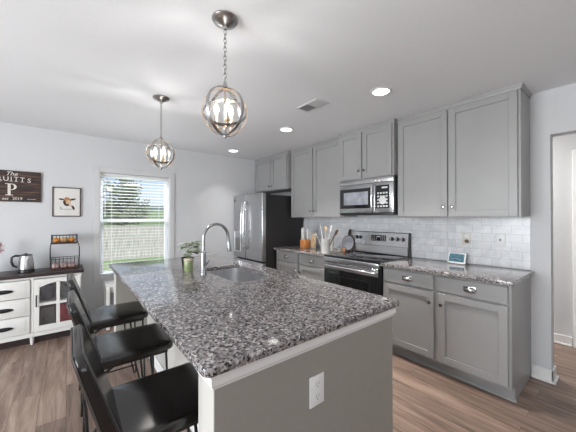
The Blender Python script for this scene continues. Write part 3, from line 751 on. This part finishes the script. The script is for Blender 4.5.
spoon('spatula', 'brown flat spatula leaning furthest right out of the white crock', .02, -.01, .46, -.8, .24, (.026, .038), 'brown_wood', 'flat')
# white bottle behind crock
bt = thing('pepper_mill', 'slim white mill standing right behind the utensil crock', 'pepper mill', (2.83, 2.555, .914))
MB().lathe([(.022, 0), (.024, .004), (.021, .05), (.020, .10), (.024, .135), (.022, .14)], (2.83, 2.555, .9142)).build('body', 'ceramic_white', bt)
MB().lathe([(.018, .14), (.022, .145), (.018, .165), (.006, .172), (.001, .173)], (2.83, 2.555, .9142)).build('cap', 'stainless_flat', bt)
# round board leaning on the wall
rb_ = thing('round_serving_board', 'round slate-coloured board with dark handle leaning on the tile by the range', 'serving board', (3.0, 2.46, .914))
mt = Matrix.Translation((3.02, 2.455, .9155)) @ Matrix.Rotation(math.radians(12), 4, 'Y')
mb = MB().lathe([(.105, 0), (.107, .003), (.107, .012), (.105, .014)], (0, 0, .108), 'X', 36); mb.tr(mt); mb.build('rim', 'brown_wood', rb_)
mb = MB().lathe([(.001, -.002), (.095, -.002), (.097, 0)], (0, 0, .108), 'X', 36, cap=False); mb.tr(mt); mb.build('face', 'slate_grey', rb_)
mb = MB().box(0, .013, -.02, .02, .208, .30, .006, 2, mt); mb.build('handle', 'dark_wood', rb_)
MB().tube([(0, 0, .262), (0, .012, .268), (0, .012, .286), (0, 0, .292), (0, -.012, .286), (0, -.012, .268)], .002, 6, closed=True).tr(mt @ Matrix.Translation((-.001, 0, 0))).build('hanging_ring', 'nickel', rb_)
# small jars
j = thing('small_jar', 'small white jar in front of the round board', 'jar', (2.90, 2.49, .914))
MB().lathe([(.021, 0), (.023, .003), (.023, .045), (.018, .05)], (2.90, 2.49, .9142)).build('body', 'ceramic_white', j)
MB().lathe([(.019, .05), (.019, .06), (.001, .061)], (2.90, 2.49, .9142)).build('lid', 'stainless_flat', j)
j = thing('small_jar', 'small copper-coloured jar nearest the range', 'jar', (2.90, 2.405, .914))
MB().lathe([(.021, 0), (.026, .015), (.026, .035), (.019, .045)], (2.90, 2.405, .9142)).build('body', 'copper', j)
MB().lathe([(.020, .045), (.018, .055), (.001, .057)], (2.90, 2.405, .9142)).build('lid', 'brown_wood', j)
mb = MB().tube([(2.66, 2.40, .9205), (2.75, 2.41, .9225), (2.80, 2.412, .9225)], [.005, .005, .006], 8).sphere((2.835, 2.413, .923), .03, (1.1, .75, .22))
tag(mb.build('wooden_spoon', 'light_wood'), 'pale wooden spoon lying flat on the counter beside the range', 'kitchen utensil')

# ------------------------------------------------------------------ island items
# potted plant
px_, py_ = .848, 2.50
pl = thing('potted_plant', 'leafy pale green and white plant in a black pot on the island', 'plant', (px_, py_, .914))
MB().lathe([(.001, 0), (.042, 0), (.054, .095), (.056, .10), (.051, .10), (.049, .085), (.001, .082)], (px_, py_, .9142), cap=False).build('pot', 'ceramic_black', pl)
random.seed(21)
def leaf(mb, base_, d, L, w_, droop=.4):
    d = Vector(d).normalized(); side = d.cross(Vector((0, 0, 1))).normalized(); pts = []
    N = 5
    cl, lf, rt = [], [], []
    for k in range(N+1):
        t_ = k/N; p = base_+d*L*t_+Vector((0, 0, -droop*L*t_*t_)); ww = w_*math.sin(PI*min(.98, .08+t_*.9))
        cl.append(mb.bm.verts.new(p+Vector((0, 0, -.15*ww)))); lf.append(mb.bm.verts.new(p+side*ww)); rt.append(mb.bm.verts.new(p-side*ww))
    for k in range(N):
        mb.bm.faces.new((cl[k], cl[k+1], lf[k+1], lf[k])); mb.bm.faces.new((cl[k], rt[k], rt[k+1], cl[k+1]))
for m_, cnt in (('leaf_pale', 60), ('leaf_green', 22)):
    mb = MB()
    for _ in range(cnt):
        a = random.uniform(0, 2*PI); r_ = random.uniform(0, .075); h = random.uniform(.135, .235)
        leaf(mb, Vector((px_+.022+r_*math.cos(a), py_-.01+r_*math.sin(a), .9142+h)), (math.cos(a), math.sin(a), random.uniform(.1, .8)), random.uniform(.055, .095), random.uniform(.015, .025))
    mb.build('leaves', m_, pl)
mb = MB()
for _ in range(14):
    a = random.uniform(0, 2*PI); r_ = random.uniform(.02, .06)
    mb.tube([(px_, py_, .985), (px_+r_*.5*math.cos(a), py_+r_*.5*math.sin(a), 1.02), (px_+r_*math.cos(a), py_+r_*math.sin(a), 1.05)], .0018, 5)
mb.tube([(px_+.02, py_-.02, 1.0), (px_+.09, py_-.05, 1.03), (px_+.13, py_-.07, 1.05)], .0018, 5)
leaf(mb, Vector((px_+.13, py_-.07, 1.05)), (.6, -.3, .3), .05, .014)
mb.build('stems', 'leaf_green', pl)
jr = thing('glass_jar', 'small green glass jar in front of the potted plant on the island', 'jar', (.812, 2.372, .914))
MB().lathe([(.034, 0), (.037, .004), (.037, .085), (.034, .092), (.034, .095), (.001, .095)], (.812, 2.372, .9142)).build('body', 'green_glass', jr)
MB().lathe([(.0375, .088), (.0385, .09), (.0385, .104), (.036, .108), (.001, .109)], (.812, 2.372, .9142)).build('lid', 'candle_sleeve', jr)

# ------------------------------------------------------------------ stools
def make_stool():
    t = thing('counter_stool', '', 'stool')
    mb = pad(MB(), -.20, .20, -.195, .195, -.048, 0, .035, .018, 6, .004); mb.tr(Matrix.Translation((0, 0, .638))); mb.tr(Matrix.Diagonal((1, 1, 1, 1)))
    # front edge waterfalls slightly
    for v in mb.bm.verts:
        if v.co.x > .1: v.co.z -= (v.co.x-.1)**2*.25
    st = mb.build('seat', 'black_leather', t)
    seam = rrect(-.197, .197, -.192, .192, .035, 6)
    MB().tube([(x, y, .612-(max(0, x-.1)**2*.25)) for x, y in seam], .0025, 6, closed=True).build('piping', 'leather_seam', st)
    # backrest: pad in the YZ plane, leaning back
    mb = MB(); rr = []
    Lb = .385; e = .018; T_b = .052
    def ring(ins, z):
        return [(z, y, x) for x, y in rrect(0+ins, Lb-ins, -.192+ins, .192-ins, .045, 7)]
    for k in range(6): a = PI/2*k/5; rr.append(ring(e*(1-math.sin(a)), e*(1-math.cos(a))))
    for k in range(6): a = PI/2*k/5; rr.append(ring(e*(1-math.cos(a)), T_b-e+e*math.sin(a)))
    mb.rings(rr)
    for v in mb.bm.verts:          # gentle curve round the sitter
        v.co.x = v.co.x*(1.2-.5*v.co.z/Lb) + .35*v.co.y**2 + .10*(v.co.z-.15)**2
    lean = math.radians(-16)
    mt = Matrix.Translation((-.212, 0, .565)) @ Matrix.Rotation(lean, 4, 'Y')
    mb.tr(mt); bk_ = mb.build('backrest', 'black_leather', t)
    for xx in (.006, .046):
        pts = [(xx*(1.2-.5*x/Lb)+.35*y*y+.10*(x-.15)**2, y, x) for x, y in rrect(.002, Lb-.002, -.190, .190, .045, 7)]
        m2 = MB().tube(pts, .0022, 6, closed=True); m2.tr(mt); m2.build('piping', 'leather_seam', bk_)
    # legs
    for sy in (-1, 1):
        # front hairpin leg
        f = (.175, sy*.185, .012)
        MB().tube([(.16, sy*.165, .58), (.168, sy*.178, .30), f, (f[0]-.012, f[1], .006), (.10, sy*.182, .30), (.075, sy*.165, .58)], .0065, 8).build('leg', 'black_metal', t)
        # rear leg bowing out behind the back
        MB().tube([(-.10, sy*.165, .58), (-.20, sy*.170, .52), (-.235, sy*.175, .46), (-.225, sy*.178, .40), (-.215, sy*.182, .2), (-.22, sy*.185, .006)], .0075, 8).build('leg', 'black_metal', t)
    for sy in (-1, 1):
        MB().tube([(-.222, sy*.178, .25), (.0, sy*.181, .25), (.118, sy*.182, .25)], .0055, 8).build('side_rail', 'black_metal', t)
    MB().tube([(.152, -.182, .22), (.152, .182, .22)], .0075, 8).build('footrest', 'bronze_metal', t)
    MB().tube([(-.219, -.181, .25), (-.219, .181, .25)], .0055, 8).build('stretcher', 'black_metal', t)
    MB().box(-.17, .17, -.17, .17, .570, .590, .004, 2).build('seat_frame', 'black_metal', t)
    return t
st0 = make_stool()
for i, (y, rz, lb) in enumerate(((1.225, 0, 'black leather counter stool nearest the camera, at the near island corner'),
                                 (1.90, 0, 'black leather counter stool in the middle of the three at the island'),
                                 (2.55, 0, 'black leather counter stool farthest along the island, closest to the window'))):
    o = st0 if i == 0 else copy_tree(st0)
    o.location = (.315-.012*(i > 0), y, 0); o.rotation_euler = (0, 0, rz); o['label'] = lb; o['group'] = 'stools along the island'

# ------------------------------------------------------------------ pendants
def make_pendant():
    t = thing('pendant_light', '', 'pendant light')
    MB().lathe([(.001, 0), (.070, 0), (.070, -.006), (.062, -.016), (.045, -.022), (.030, -.034), (.012, -.040), (.010, -.055), (.001, -.056)], (0, 0, 0)).build('canopy', 'pendant_nickel', t)
    mb = MB(); z = -.056; k = 0
    while z > -.335:
        pts = []
        for i in range(12):
            a = 2*PI*i/12; u = .0075*math.cos(a); v = .016*math.sin(a)
            pts.append((u, 0, z-.013+v) if k % 2 == 0 else (0, u, z-.013+v))
        mb.tube(pts, .0022, 5, closed=True); z -= .0235; k += 1
    mb.build('chain', 'pendant_nickel', t)
    zc = -.50; Rr = .130
    def band(R_, wdt, th_, mtx):
        mb = MB(); rr = []
        for i in range(48):
            a = 2*PI*i/48; c, s_ = math.cos(a), math.sin(a)
            rr.append([(c*r, d_, s_*r) for r, d_ in ((R_, -wdt), (R_, wdt), (R_-th_, wdt), (R_-th_, -wdt))])
        mb.rings(rr, closed=True); mb.tr(Matrix.Translation((0, 0, zc)) @ mtx); return mb
    Rz = lambda d_: Matrix.Rotation(math.radians(d_), 4, 'Z'); Rx = lambda d_: Matrix.Rotation(math.radians(d_), 4, 'X'); Ry = lambda d_: Matrix.Rotation(math.radians(d_), 4, 'Y')
    band(Rr, .009, .004, Rz(22)).build('ring', 'pendant_nickel', t)
    band(Rr-.005, .009, .003, Rz(-70)).build('ring', 'pendant_nickel', t)
    band(Rr-.010, .007, .003, Rz(-20) @ Rx(8)).build('ring', 'gold_brass', t)
    band(Rr-.015, .009, .003, Rz(-40) @ Ry(14) @ Rx(-38)).build('ring', 'pendant_nickel', t)
    MB().lathe([(.001, -.335), (.008, -.338), (.010, -.352), (.015, -.360), (.015, -.372), (.006, -.376), (.006, -.44), (.009, -.45), (.006, -.47), (.006, -.56), (.016, -.565), (.018, -.575), (.010, -.585), (.006, -.60), (.010, -.625), (.009, -.636), (.001, -.645)]).build('stem', 'pendant_nickel', t)
    for k in range(3):
        a = math.radians(20+120*k); c, s_ = math.cos(a), math.sin(a); r = .048
        ar = MB().tube([(.006*c, .006*s_, -.572), (.025*c, .025*s_, -.590), (.043*c, .043*s_, -.585), (r*c, r*s_, -.565)], .0035, 6)
        ar = ar.build('arm', 'gold_brass', t)
        MB().lathe([(.004, -.567), (.016, -.560), (.017, -.554), (.009, -.553), (.009, -.552)], (r*c, r*s_, 0), n=14).build('cup', 'gold_brass', ar)
        MB().lathe([(.008, -.553), (.008, -.515), (.001, -.5149)], (r*c, r*s_, 0), n=12).build('candle_sleeve', 'candle_sleeve', ar)
        MB().lathe([(.005, -.515), (.012, -.500), (.014, -.488), (.011, -.470), (.004, -.452), (.001, -.446)], (r*c, r*s_, 0), n=14).build('bulb', 'bulb_glow', ar)
    light('pendant_glow', 'POINT', (0, 0, -.49), (0, 0, 0), 6.5, (1, .97, .94), radius=.03, parent=t)
    return t
p0 = make_pendant()
p1 = copy_tree(p0)
for o, (x, y, rz, lb) in ((p0, (.660, 1.361, 0, 'round ringed nickel pendant light on a chain above the near end of the island')),
                          (p1, (.650, 2.610, .35, 'round ringed nickel pendant light on a chain closer to the window'))):
    o.location = (x, y, CH-.0005); o.rotation_euler = (0, 0, rz); o['label'] = lb; o['group'] = 'pendant lights over the island'

# ------------------------------------------------------------------ recessed lights
def make_can():
    t = thing('recessed_light', '', 'ceiling light')
    MB().lathe([(.066, -.001), (.068, -.008), (.080, -.007), (.088, -.002), (.088, 0)], (0, 0, 0), n=36, cap=False).build('trim_ring', 'white_trim', t)
    MB().lathe([(.001, -.004), (.066, -.004), (.067, -.001)], n=36, cap=False).build('diffuser', 'lamp_diffuser', t)
    light('downlight_glow', 'AREA', (0, 0, -.010), (0, 0, 0), 8.5, (1, .97, .94), .13, parent=t, shape='DISK', spread=math.radians(84))
    return t
c0 = make_can()
for i, (y, lb) in enumerate(((1.313, 'lit recessed ceiling light nearest the camera, in front of the right wall cabinet'),
                             (2.60, 'lit recessed ceiling light in the middle of the row, beyond the ceiling vent'),
                             (3.96, 'lit recessed ceiling light farthest away, near the corner above the refrigerator'))):
    o = c0 if i == 0 else copy_tree(c0)
    o.location = (2.065, y, CH-.0005); o['label'] = lb; o['group'] = 'row of recessed ceiling lights'
    if i == 2:
        for ch in o.children:
            if ch.type == 'LIGHT': ch.data = ch.data.copy(); ch.data.energy = 2.2
# unseen fill light added near the ceiling, behind the camera's right shoulder
light('living_fill', 'AREA', (1.55, -.55, CH-.06), (0, 0, 0), 7, (1, .96, .91), .45, shape='DISK')
light('hall_fill', 'AREA', (3.70, 1.45, CH-.03), (0, 0, 0), 33, (1, .97, .93), .5, shape='DISK')  # unseen fill added over the hall to brighten its wall

# ------------------------------------------------------------------ ceiling vent
vt = thing('ceiling_vent', 'white rectangular louvered air vent in the ceiling', 'vent', (1.816, 1.89, CH))
mb = frame_mb(MB(), 1.735, 1.897, 1.742, 2.037, 0, .006, .022, .002)
# frame_mb builds in XZ: remap to the ceiling plane
mb = MB(); x0, x1, y0, y1 = 1.735, 1.897, 1.742, 2.037; w_ = .022
for a in ((x0, x0+w_, y0, y1), (x1-w_, x1, y0, y1), (x0+w_, x1-w_, y0, y0+w_), (x0+w_, x1-w_, y1-w_, y1), (x0+w_, x1-w_, (y0+y1)/2-.004, (y0+y1)/2+.004)):
    mb.box(*a, CH-.007, CH-.0005, .002, 1)
mb.build('frame', 'vent_white', vt)
MB().box(x0+w_, x1-w_, y0+w_, y1-w_, CH-.0015, CH-.0005).build('backing', 'vent_dark', vt, False)
mb = MB()
for half, ang in ((0, 38), (1, -38)):
    ya = y0+w_+half*((y1-y0)/2-w_+.004); n2 = 9; dy_ = ((y1-y0)/2-w_-.004)/n2
    for k in range(n2):
        yy = ya+(k+.5)*dy_
        mb.box(x0+w_, x1-w_, -.0006, .0006, -.0055, .0055, mtx=Matrix.Translation((0, yy, CH-.006)) @ Matrix.Rotation(math.radians(ang), 4, 'X'))
mb.build('louvers', 'vent_white', vt, False)

# ------------------------------------------------------------------ sideboard
SY0, SY1 = 4.015, WY-.017; SX1 = .135; SX0 = -1.155; DX = -.29   # divider between drawers and right door
sb = thing('sideboard', 'white sideboard with dark wood top, drawers and arched glass doors', 'sideboard', ((SX0+SX1)/2, 4.2, 0))
pulls = 'black_metal'
MB().box(SX0-.02, SX1+.02, SY0-.03, SY1, .735, .770, .004, 2).build('top', 'dark_wood', sb)
mb = MB(); t_ = .018
mb.box(SX0, SX0+t_, SY0+.02, SY1, .09, .734); mb.box(SX1-t_, SX1, SY0+.02, SY1, .09, .734); mb.box(DX-.009, DX+.009, SY0+.02, SY1-.01, .108, .734); mb.box(-.76, -.742, SY0+.02, SY1-.01, .108, .734)
mb.box(SX0+t_, SX1-t_, SY0+.02, SY1, .09, .108); mb.box(SX0+t_, SX1-t_, SY1-.01, SY1, .108, .734)
mb.box(DX+.009, SX1-t_, SY0+.035, SY1-.01, .425, .441)
mb.build('carcass', 'white_paint', sb, False)
mb = MB()
mb.box(SX0, SX0+.03, SY0, SY0+.019, .09, .734, .001, 1); mb.box(SX1-.03, SX1, SY0, SY0+.019, .09, .734, .001, 1); mb.box(DX-.012, DX+.012, SY0, SY0+.019, .09, .734, .001, 1); mb.box(-.765, -.735, SY0, SY0+.019, .09, .734, .001, 1)
for a, b_ in ((SX0+.03, -.765), (-.735, DX-.012), (DX+.012, SX1-.03)):
    mb.box(a, b_, SY0+.001, SY0+.019, .712, .734, .001, 1); mb.box(a, b_, SY0+.001, SY0+.019, .09, .135, .001, 1)
mb.build('face_frame', 'white_paint', sb, False)
MB().box(SX0+.06, SX1-.06, SY0+.075, SY1-.02, .001, .089).build('shade_block', 'dark_wood', sb, False)  # dark block standing in for the shadow under the sideboard
for x in (SX0+.03, -.75, DX, SX1-.03):
    for y in (SY0+.04, SY1-.05):
        if x in (SX0+.03, SX1-.03) or y == SY0+.04: MB().lathe([(.014, .001), (.022, .09)], (x, y, 0), n=12).build('leg', 'white_paint', sb)
for z0, z1 in ((.522, .706), (.332, .516), (.140, .326)):
    dr = MB().box(-.732, DX-.015, SY0-.014, SY0+.004, z0, z1, .004, 2).build('drawer', 'white_paint', sb)
    MB().box(-.700, DX-.047, SY0-.017, SY0-.013, z0+.03, z1-.03, .003, 2).build('raised_panel', 'white_paint', dr)
    mb = MB().sphere((-.512, SY0-.024, (z0+z1)/2-.005), 1, (.085, .016, .021), 24); mb.build('handle', pulls, dr)
def glass_door(x0, x1, hside):
    z0, z1 = .140, .706; y0, y1 = SY0-.014, SY0+.004; st_ = .045
    mb = MB(); xm = (x0+x1)/2; mw_ = .016; zr = .415
    mb.box(x0, x0+st_, y0, y1, z0, z1, .002, 1); mb.box(x1-st_, x1, y0, y1, z0, z1, .002, 1)
    mb.box(x0+st_, x1-st_, y0, y1, z0, z0+.06, .002, 1)
    mb.box(xm-mw_, xm+mw_, y0, y1, z0+.06, .68, .002, 1); mb.box(x0+st_, x1-st_, y0+.001, y1-.001, zr, zr+.028, .002, 1)
    # arched head
    N = 14; top = [(x0+st_+(x1-x0-2*st_)*k/N) for k in range(N+1)]
    poly = [(x, .615+.045*math.sin(PI*k/N)) for k, x in enumerate(top)]
    for (xa, za), (xb, zb) in zip(poly, poly[1:]): mb.prism([(xa, za), (xb, zb), (xb, z1-.002), (xa, z1-.002)], 'Y', y0, y1)
    d_ = mb.build('door', 'white_paint', sb, False)
    MB().box(x0+st_-.004, x1-st_+.004, SY0+.0, SY0+.003, z0+.055, .68).build('pane', 'cabinet_glass', d_, False)
    hx = x0+.022 if hside < 0 else x1-.022
    MB().tube([(hx, y0, .53), (hx, y0-.022, .528), (hx, y0-.024, .48), (hx, y0-.022, .415), (hx, y0, .413)], .006, 8).build('handle', pulls, d_)
glass_door(DX+.015, SX1-.008, -1); glass_door(SX0+.008, -.768, 1)
# things behind the glass
tag(pad(MB(), -.235, -.10, 4.07, 4.33, .1085, .37, .02, .008).build('storage_bin', 'grey_cloth'), 'charcoal fabric bin on the lower shelf behind the left glass pane', 'storage bin')
tag(pad(MB(), -.085, .09, 4.07, 4.33, .1085, .385, .02, .008).build('storage_bin', 'red_cloth'), 'dark red fabric bin on the lower shelf behind the right glass pane', 'storage bin')
tag(MB().lathe([(.03, 0), (.035, .003), (.06, .04), (.07, .10), (.06, .15), (.045, .165), (.041, .16), (.055, .10), (.03, .012), (.001, .01)], (-.17, 4.15, .4415), cap=False).build('vase', 'blue_grey'), 'dark blue-grey vase on the upper sideboard shelf', 'vase')
tag(MB().lathe([(.04, 0), (.045, .003), (.062, .03), (.065, .12), (.05, .14), (.046, .135), (.058, .1), (.04, .01), (.001, .008)], (.02, 4.16, .4415), cap=False).build('jar', 'grey_cloth'), 'dark grey jar on the upper sideboard shelf behind the right pane', 'jar')

# kettle
kx, ky, kz = -.352, 4.19, .7705
kt = thing('electric_kettle', 'stainless electric kettle with black handle and base on the sideboard', 'kettle', (kx, ky, kz))
MB().lathe([(.070, 0), (.073, .004), (.072, .022), (.066, .030), (.066, .034), (.001, .034)], (kx, ky, kz+.0002), n=28).build('base', 'black_plastic', kt)
MB().lathe([(.068, .034), (.069, .05), (.062, .13), (.055, .175), (.052, .182)], (kx, ky, kz), n=28).build('body', 'stainless_flat', kt)
MB().lathe([(.053, .182), (.052, .190), (.035, .196), (.014, .198), (.012, .206), (.001, .208)], (kx, ky, kz), n=28).build('lid', 'black_plastic', kt)
MB().tube([(kx-.050, ky, kz+.182), (kx-.085, ky, kz+.185), (kx-.112, ky, kz+.170), (kx-.116, ky, kz+.12), (kx-.100, ky, kz+.075), (kx-.062, ky, kz+.055)], [.012, .012, .011, .011, .011, .010], 10).build('handle', 'black_plastic', kt)
MB().prism([(kx+.045, kz+.178), (kx+.072, kz+.180), (kx+.055, kz+.145), (kx+.05, kz+.14)], 'Y', ky-.014, ky+.014).build('spout', 'stainless_flat', kt)

# two-tier basket
bx0, bx1, by0, by1 = -.150, .118, 4.10, 4.30; bz = .7705
tb = thing('tiered_wire_basket', 'two-tier black wire basket stand with wooden bases on the sideboard', 'basket', ((bx0+bx1)/2, 4.2, bz))
def basket(x0, x1, y0, y1, z0, z1, nx, ny):
    mb = MB()
    for z in (z0+.012, z1): mb.tube([(x, y, z) for x, y in rrect(x0, x1, y0, y1, .02, 3)], .0032, 6, closed=True)
    for i in range(nx+1):
        x = x0+.01+(x1-x0-.02)*i/nx
        for y in (y0, y1): mb.tube([(x, y, z0+.01), (x, y, z1)], .0024, 5)
    for i in range(1, ny):
        y = y0+(y1-y0)*i/ny
        for x in (x0, x1): mb.tube([(x, y, z0+.01), (x, y, z1)], .0024, 5)
    b_ = mb.build('wire_basket', 'black_metal', tb)
    MB().box(x0+.003, x1-.003, y0+.003, y1-.003, z0, z0+.014, .003).build('wooden_base', 'brown_wood', b_)
basket(bx0, bx1, by0, by1, bz+.001, bz+.125, 7, 5)
basket(bx0+.012, bx1-.022, by0+.03, by1-.03, bz+.292, bz+.392, 7, 4)
for x in (bx0, bx1):
    MB().tube([(x, by0+.03, bz+.12), (x, by0+.045, bz+.25), (x+(.012 if x < 0 else -.022), by0+.05, bz+.33), (x+(.012 if x < 0 else -.022), by0+.06, bz+.40), (x+(.012 if x < 0 else -.022), by1-.06, bz+.40), (x+(.012 if x < 0 else -.022), by1-.05, bz+.33), (x, by1-.045, bz+.25), (x, by1-.03, bz+.12)], .0038, 6).build('side_frame', 'black_metal', tb)
for i, (x, y, r) in enumerate(((-.095, 4.19, .036), (-.025, 4.185, .037), (.045, 4.19, .036), (-.06, 4.225, .03), (.012, 4.222, .03))):
    m_ = ('orange_peel', 'tan_crust')[i % 2]
    tag(MB().sphere((x, y, bz+.3085+r*.85), r, (1, .8, .85)).build('bread_roll' if i % 2 else 'orange', m_),
        ('orange fruit in the upper wire basket, ' + ('at its left end', '', 'middle of the front row')[i] if i in (0, 2) else
         'orange fruit at the right end of the upper wire basket' if i == 4 else
         'tan round roll in the upper wire basket, ' + ('front row' if i == 1 else 'behind the others')), 'food', 'food in the upper wire basket')
for i, (x, h) in enumerate(((-.10, .05), (-.025, .055), (.045, .045))):
    tag(MB().box(x-.032, x+.032, 4.13, 4.26, bz+.0165, bz+.0165+h, .014, 3).build('snack_packet', 'wrapper_pink'),
        ('leftmost', 'middle', 'rightmost')[i]+' pinkish packet of the three in the lower wire basket', 'packet', 'packets in the lower wire basket')

# vase with pink flower (mostly left of the frame)
vs = thing('flower_vase', 'pink bloom on a grey stem in a vase at the left edge of the sideboard', 'flower vase', (-.64, 4.2, bz))
MB().lathe([(.03, 0), (.045, .03), (.05, .08), (.03, .13), (.028, .15), (.024, .15), (.024, .12), (.001, .11)], (-.64, 4.2, bz+.0003), cap=False).build('vase', 'slate_grey', vs)
MB().tube([(-.64, 4.2, bz+.12), (-.63, 4.2, bz+.2), (-.585, 4.2, bz+.27)], .003, 6).build('stem', 'leaf_green', vs)
mb = MB(); c = Vector((-.575, 4.2, bz+.275))
for k in range(12):
    a = 2*PI*k/12; leaf(mb, c, (math.cos(a), .35*math.sin(k*2.1), math.sin(a)), .075, .024, 0)
for k in range(7):
    a = 2*PI*k/7+.3; leaf(mb, c+Vector((0, -.01, 0)), (math.cos(a), -.5, math.sin(a)), .045, .018, 0)
mb.build('petals', 'pink_petal', vs)

# ------------------------------------------------------------------ wall sign
sgx0, sgx1, sgz0, sgz1 = -.735, -.243, 1.553, 1.905
sg = thing('wood_sign', 'dark plank name sign with large white letter P on the window wall', 'sign', ((sgx0+sgx1)/2, WY, 1.73))
MB().box(sgx0, sgx1, WY-.022, WY-.002, sgz0, sgz1, .002, 1).build('board', 'sign_planks', sg, False)
ys = WY-.0235; C = -.487
RX = Matrix.Rotation(PI/2, 4, 'X')
def place(x, z, rot=0): return Matrix.Translation((x, ys, z)) @ RX @ Matrix.Rotation(rot, 4, 'Z')
text_mb('The', .062, place(C-.005, 1.866), shear=.35).build('lettering', 'letter_white', sg, False)
def merge(a, b_):
    me = bpy.data.meshes.new('u'); b_.bm.to_mesh(me); b_.bm.free(); a.bm.from_mesh(me); bpy.data.meshes.remove(me)
for k, (ch, xx) in enumerate(zip('PRUITTS', (-.640, -.588, -.535, -.493, -.453, -.402, -.345))):
    u = (xx-C)/.16; zz = 1.808-.012*u*u
    mb = text_mb(ch, .070, place(xx, zz, -u*.10))
    if ch != 'S' and ch != 'U': mb.box(xx-.013, xx+.013, ys-.0012, ys+.001, zz-.0265, zz-.0225)
    mb.build('letter', 'letter_white', sg, False)
sx_ = C-.022
mb = MB().box(sx_-.012, sx_+.012, ys-.0015, ys+.001, 1.628, 1.755).box(sx_-.032, sx_+.032, ys-.0015, ys+.001, 1.623, 1.630).box(sx_-.032, sx_+.02, ys-.0015, ys+.001, 1.749, 1.756)
rr = []
for k in range(15):
    a = -PI/2+PI*k/14; c, s_ = math.cos(a), math.sin(a)
    o_ = (sx_+.018+.042*c, 1.7205+.0355*s_); i_ = (sx_+.018+.022*c, 1.7205+.0285*s_)
    rr.append([(o_[0], ys-.0015, o_[1]), (o_[0], ys+.001, o_[1]), (i_[0], ys+.001, i_[1]), (i_[0], ys-.0015, i_[1])])
mb.rings(rr).box(sx_, sx_+.02, ys-.0015, ys+.001, 1.685, 1.692)
mb.build('large_letter', 'letter_white', sg, False)
text_mb('est', .042, place(C-.055, 1.586), shear=.3).build('lettering', 'letter_white', sg, False)
text_mb('2019', .042, place(C+.045, 1.586)).build('lettering', 'letter_white', sg, False)
for x0_, x1_ in ((C-.20, C-.115), (C+.125, C+.20)): MB().box(x0_, x1_, ys-.001, ys+.001, 1.583, 1.586).build('flourish', 'letter_white', sg, False)

# ------------------------------------------------------------------ framed print
pc = thing('framed_picture', 'thin dark frame with a cow drawing on the window wall', 'picture', (0, WY, 1.56))
PX0, PX1, PZ0, PZ1 = -.141, .136, 1.384, 1.747
frame_mb(MB(), PX0, PX1, WY-.022, WY-.002, PZ0, PZ1, .011, .001).build('frame', 'picture_frame', pc, False)
MB().box(PX0+.01, PX1-.01, WY-.012, WY-.003, PZ0+.01, PZ1-.01).build('print', 'print_paper', pc, False)
def blob(cx_, cz_, rx, rz_, y, m_, rot=0, n=20, nm='drawing'):
    pts = []
    for i in range(n):
        a = 2*PI*i/n; u, v = rx*math.cos(a), rz_*math.sin(a)*(1-.18*math.cos(a)); pts.append((cx_+u*math.cos(rot)-v*math.sin(rot), cz_+u*math.sin(rot)+v*math.cos(rot)))
    MB().prism(pts, 'Y', y, y+.0006).build(nm, m_, pc, False)
Y0 = WY-.0130
blob(-.052, 1.598, .030, .010, Y0, 'cow_dark', -.1); blob(.058, 1.600, .030, .011, Y0, 'cow_dark', .25)
blob(.002, 1.580, .036, .045, Y0-.0007, 'cow_brown'); blob(-.024, 1.555, .014, .030, Y0-.0010, 'cow_dark', .2)
blob(.012, 1.560, .024, .032, Y0-.0014, 'cow_tan'); blob(.0, 1.528, .022, .013, Y0-.0021, 'cow_dark')
blob(.060, 1.495, .012, .030, Y0, 'cow_dark', .4); blob(.042, 1.520, .020, .010, Y0, 'cow_tan'); blob(-.060, 1.490, .010, .022, Y0, 'ink_grey'); blob(.0, 1.475, .075, .006, Y0, 'ink_grey')

# ------------------------------------------------------------------ small white table by the window, mostly hidden by the island
wt = thing('side_table', 'small white side table under the window behind the island', 'side table', (.56, 4.13, 0))
MB().box(.375, .76, 3.98, 4.33, .515, .540, .006, 2).build('table_top', 'white_paint', wt)
for x in (.395, .74):
    for y in (4.0, 4.31): MB().box(x-.018, x+.018, y-.018, y+.018, .001, .515, .003, 1).build('leg', 'white_paint', wt)
mb = MB(); mb.box(.413, .722, 4.0, 4.014, .45, .514); mb.box(.413, .722, 4.3, 4.314, .45, .514); mb.box(.388, .402, 4.018, 4.292, .45, .514); mb.box(.733, .747, 4.018, 4.292, .45, .514)
mb.build('apron', 'white_paint', wt, False)
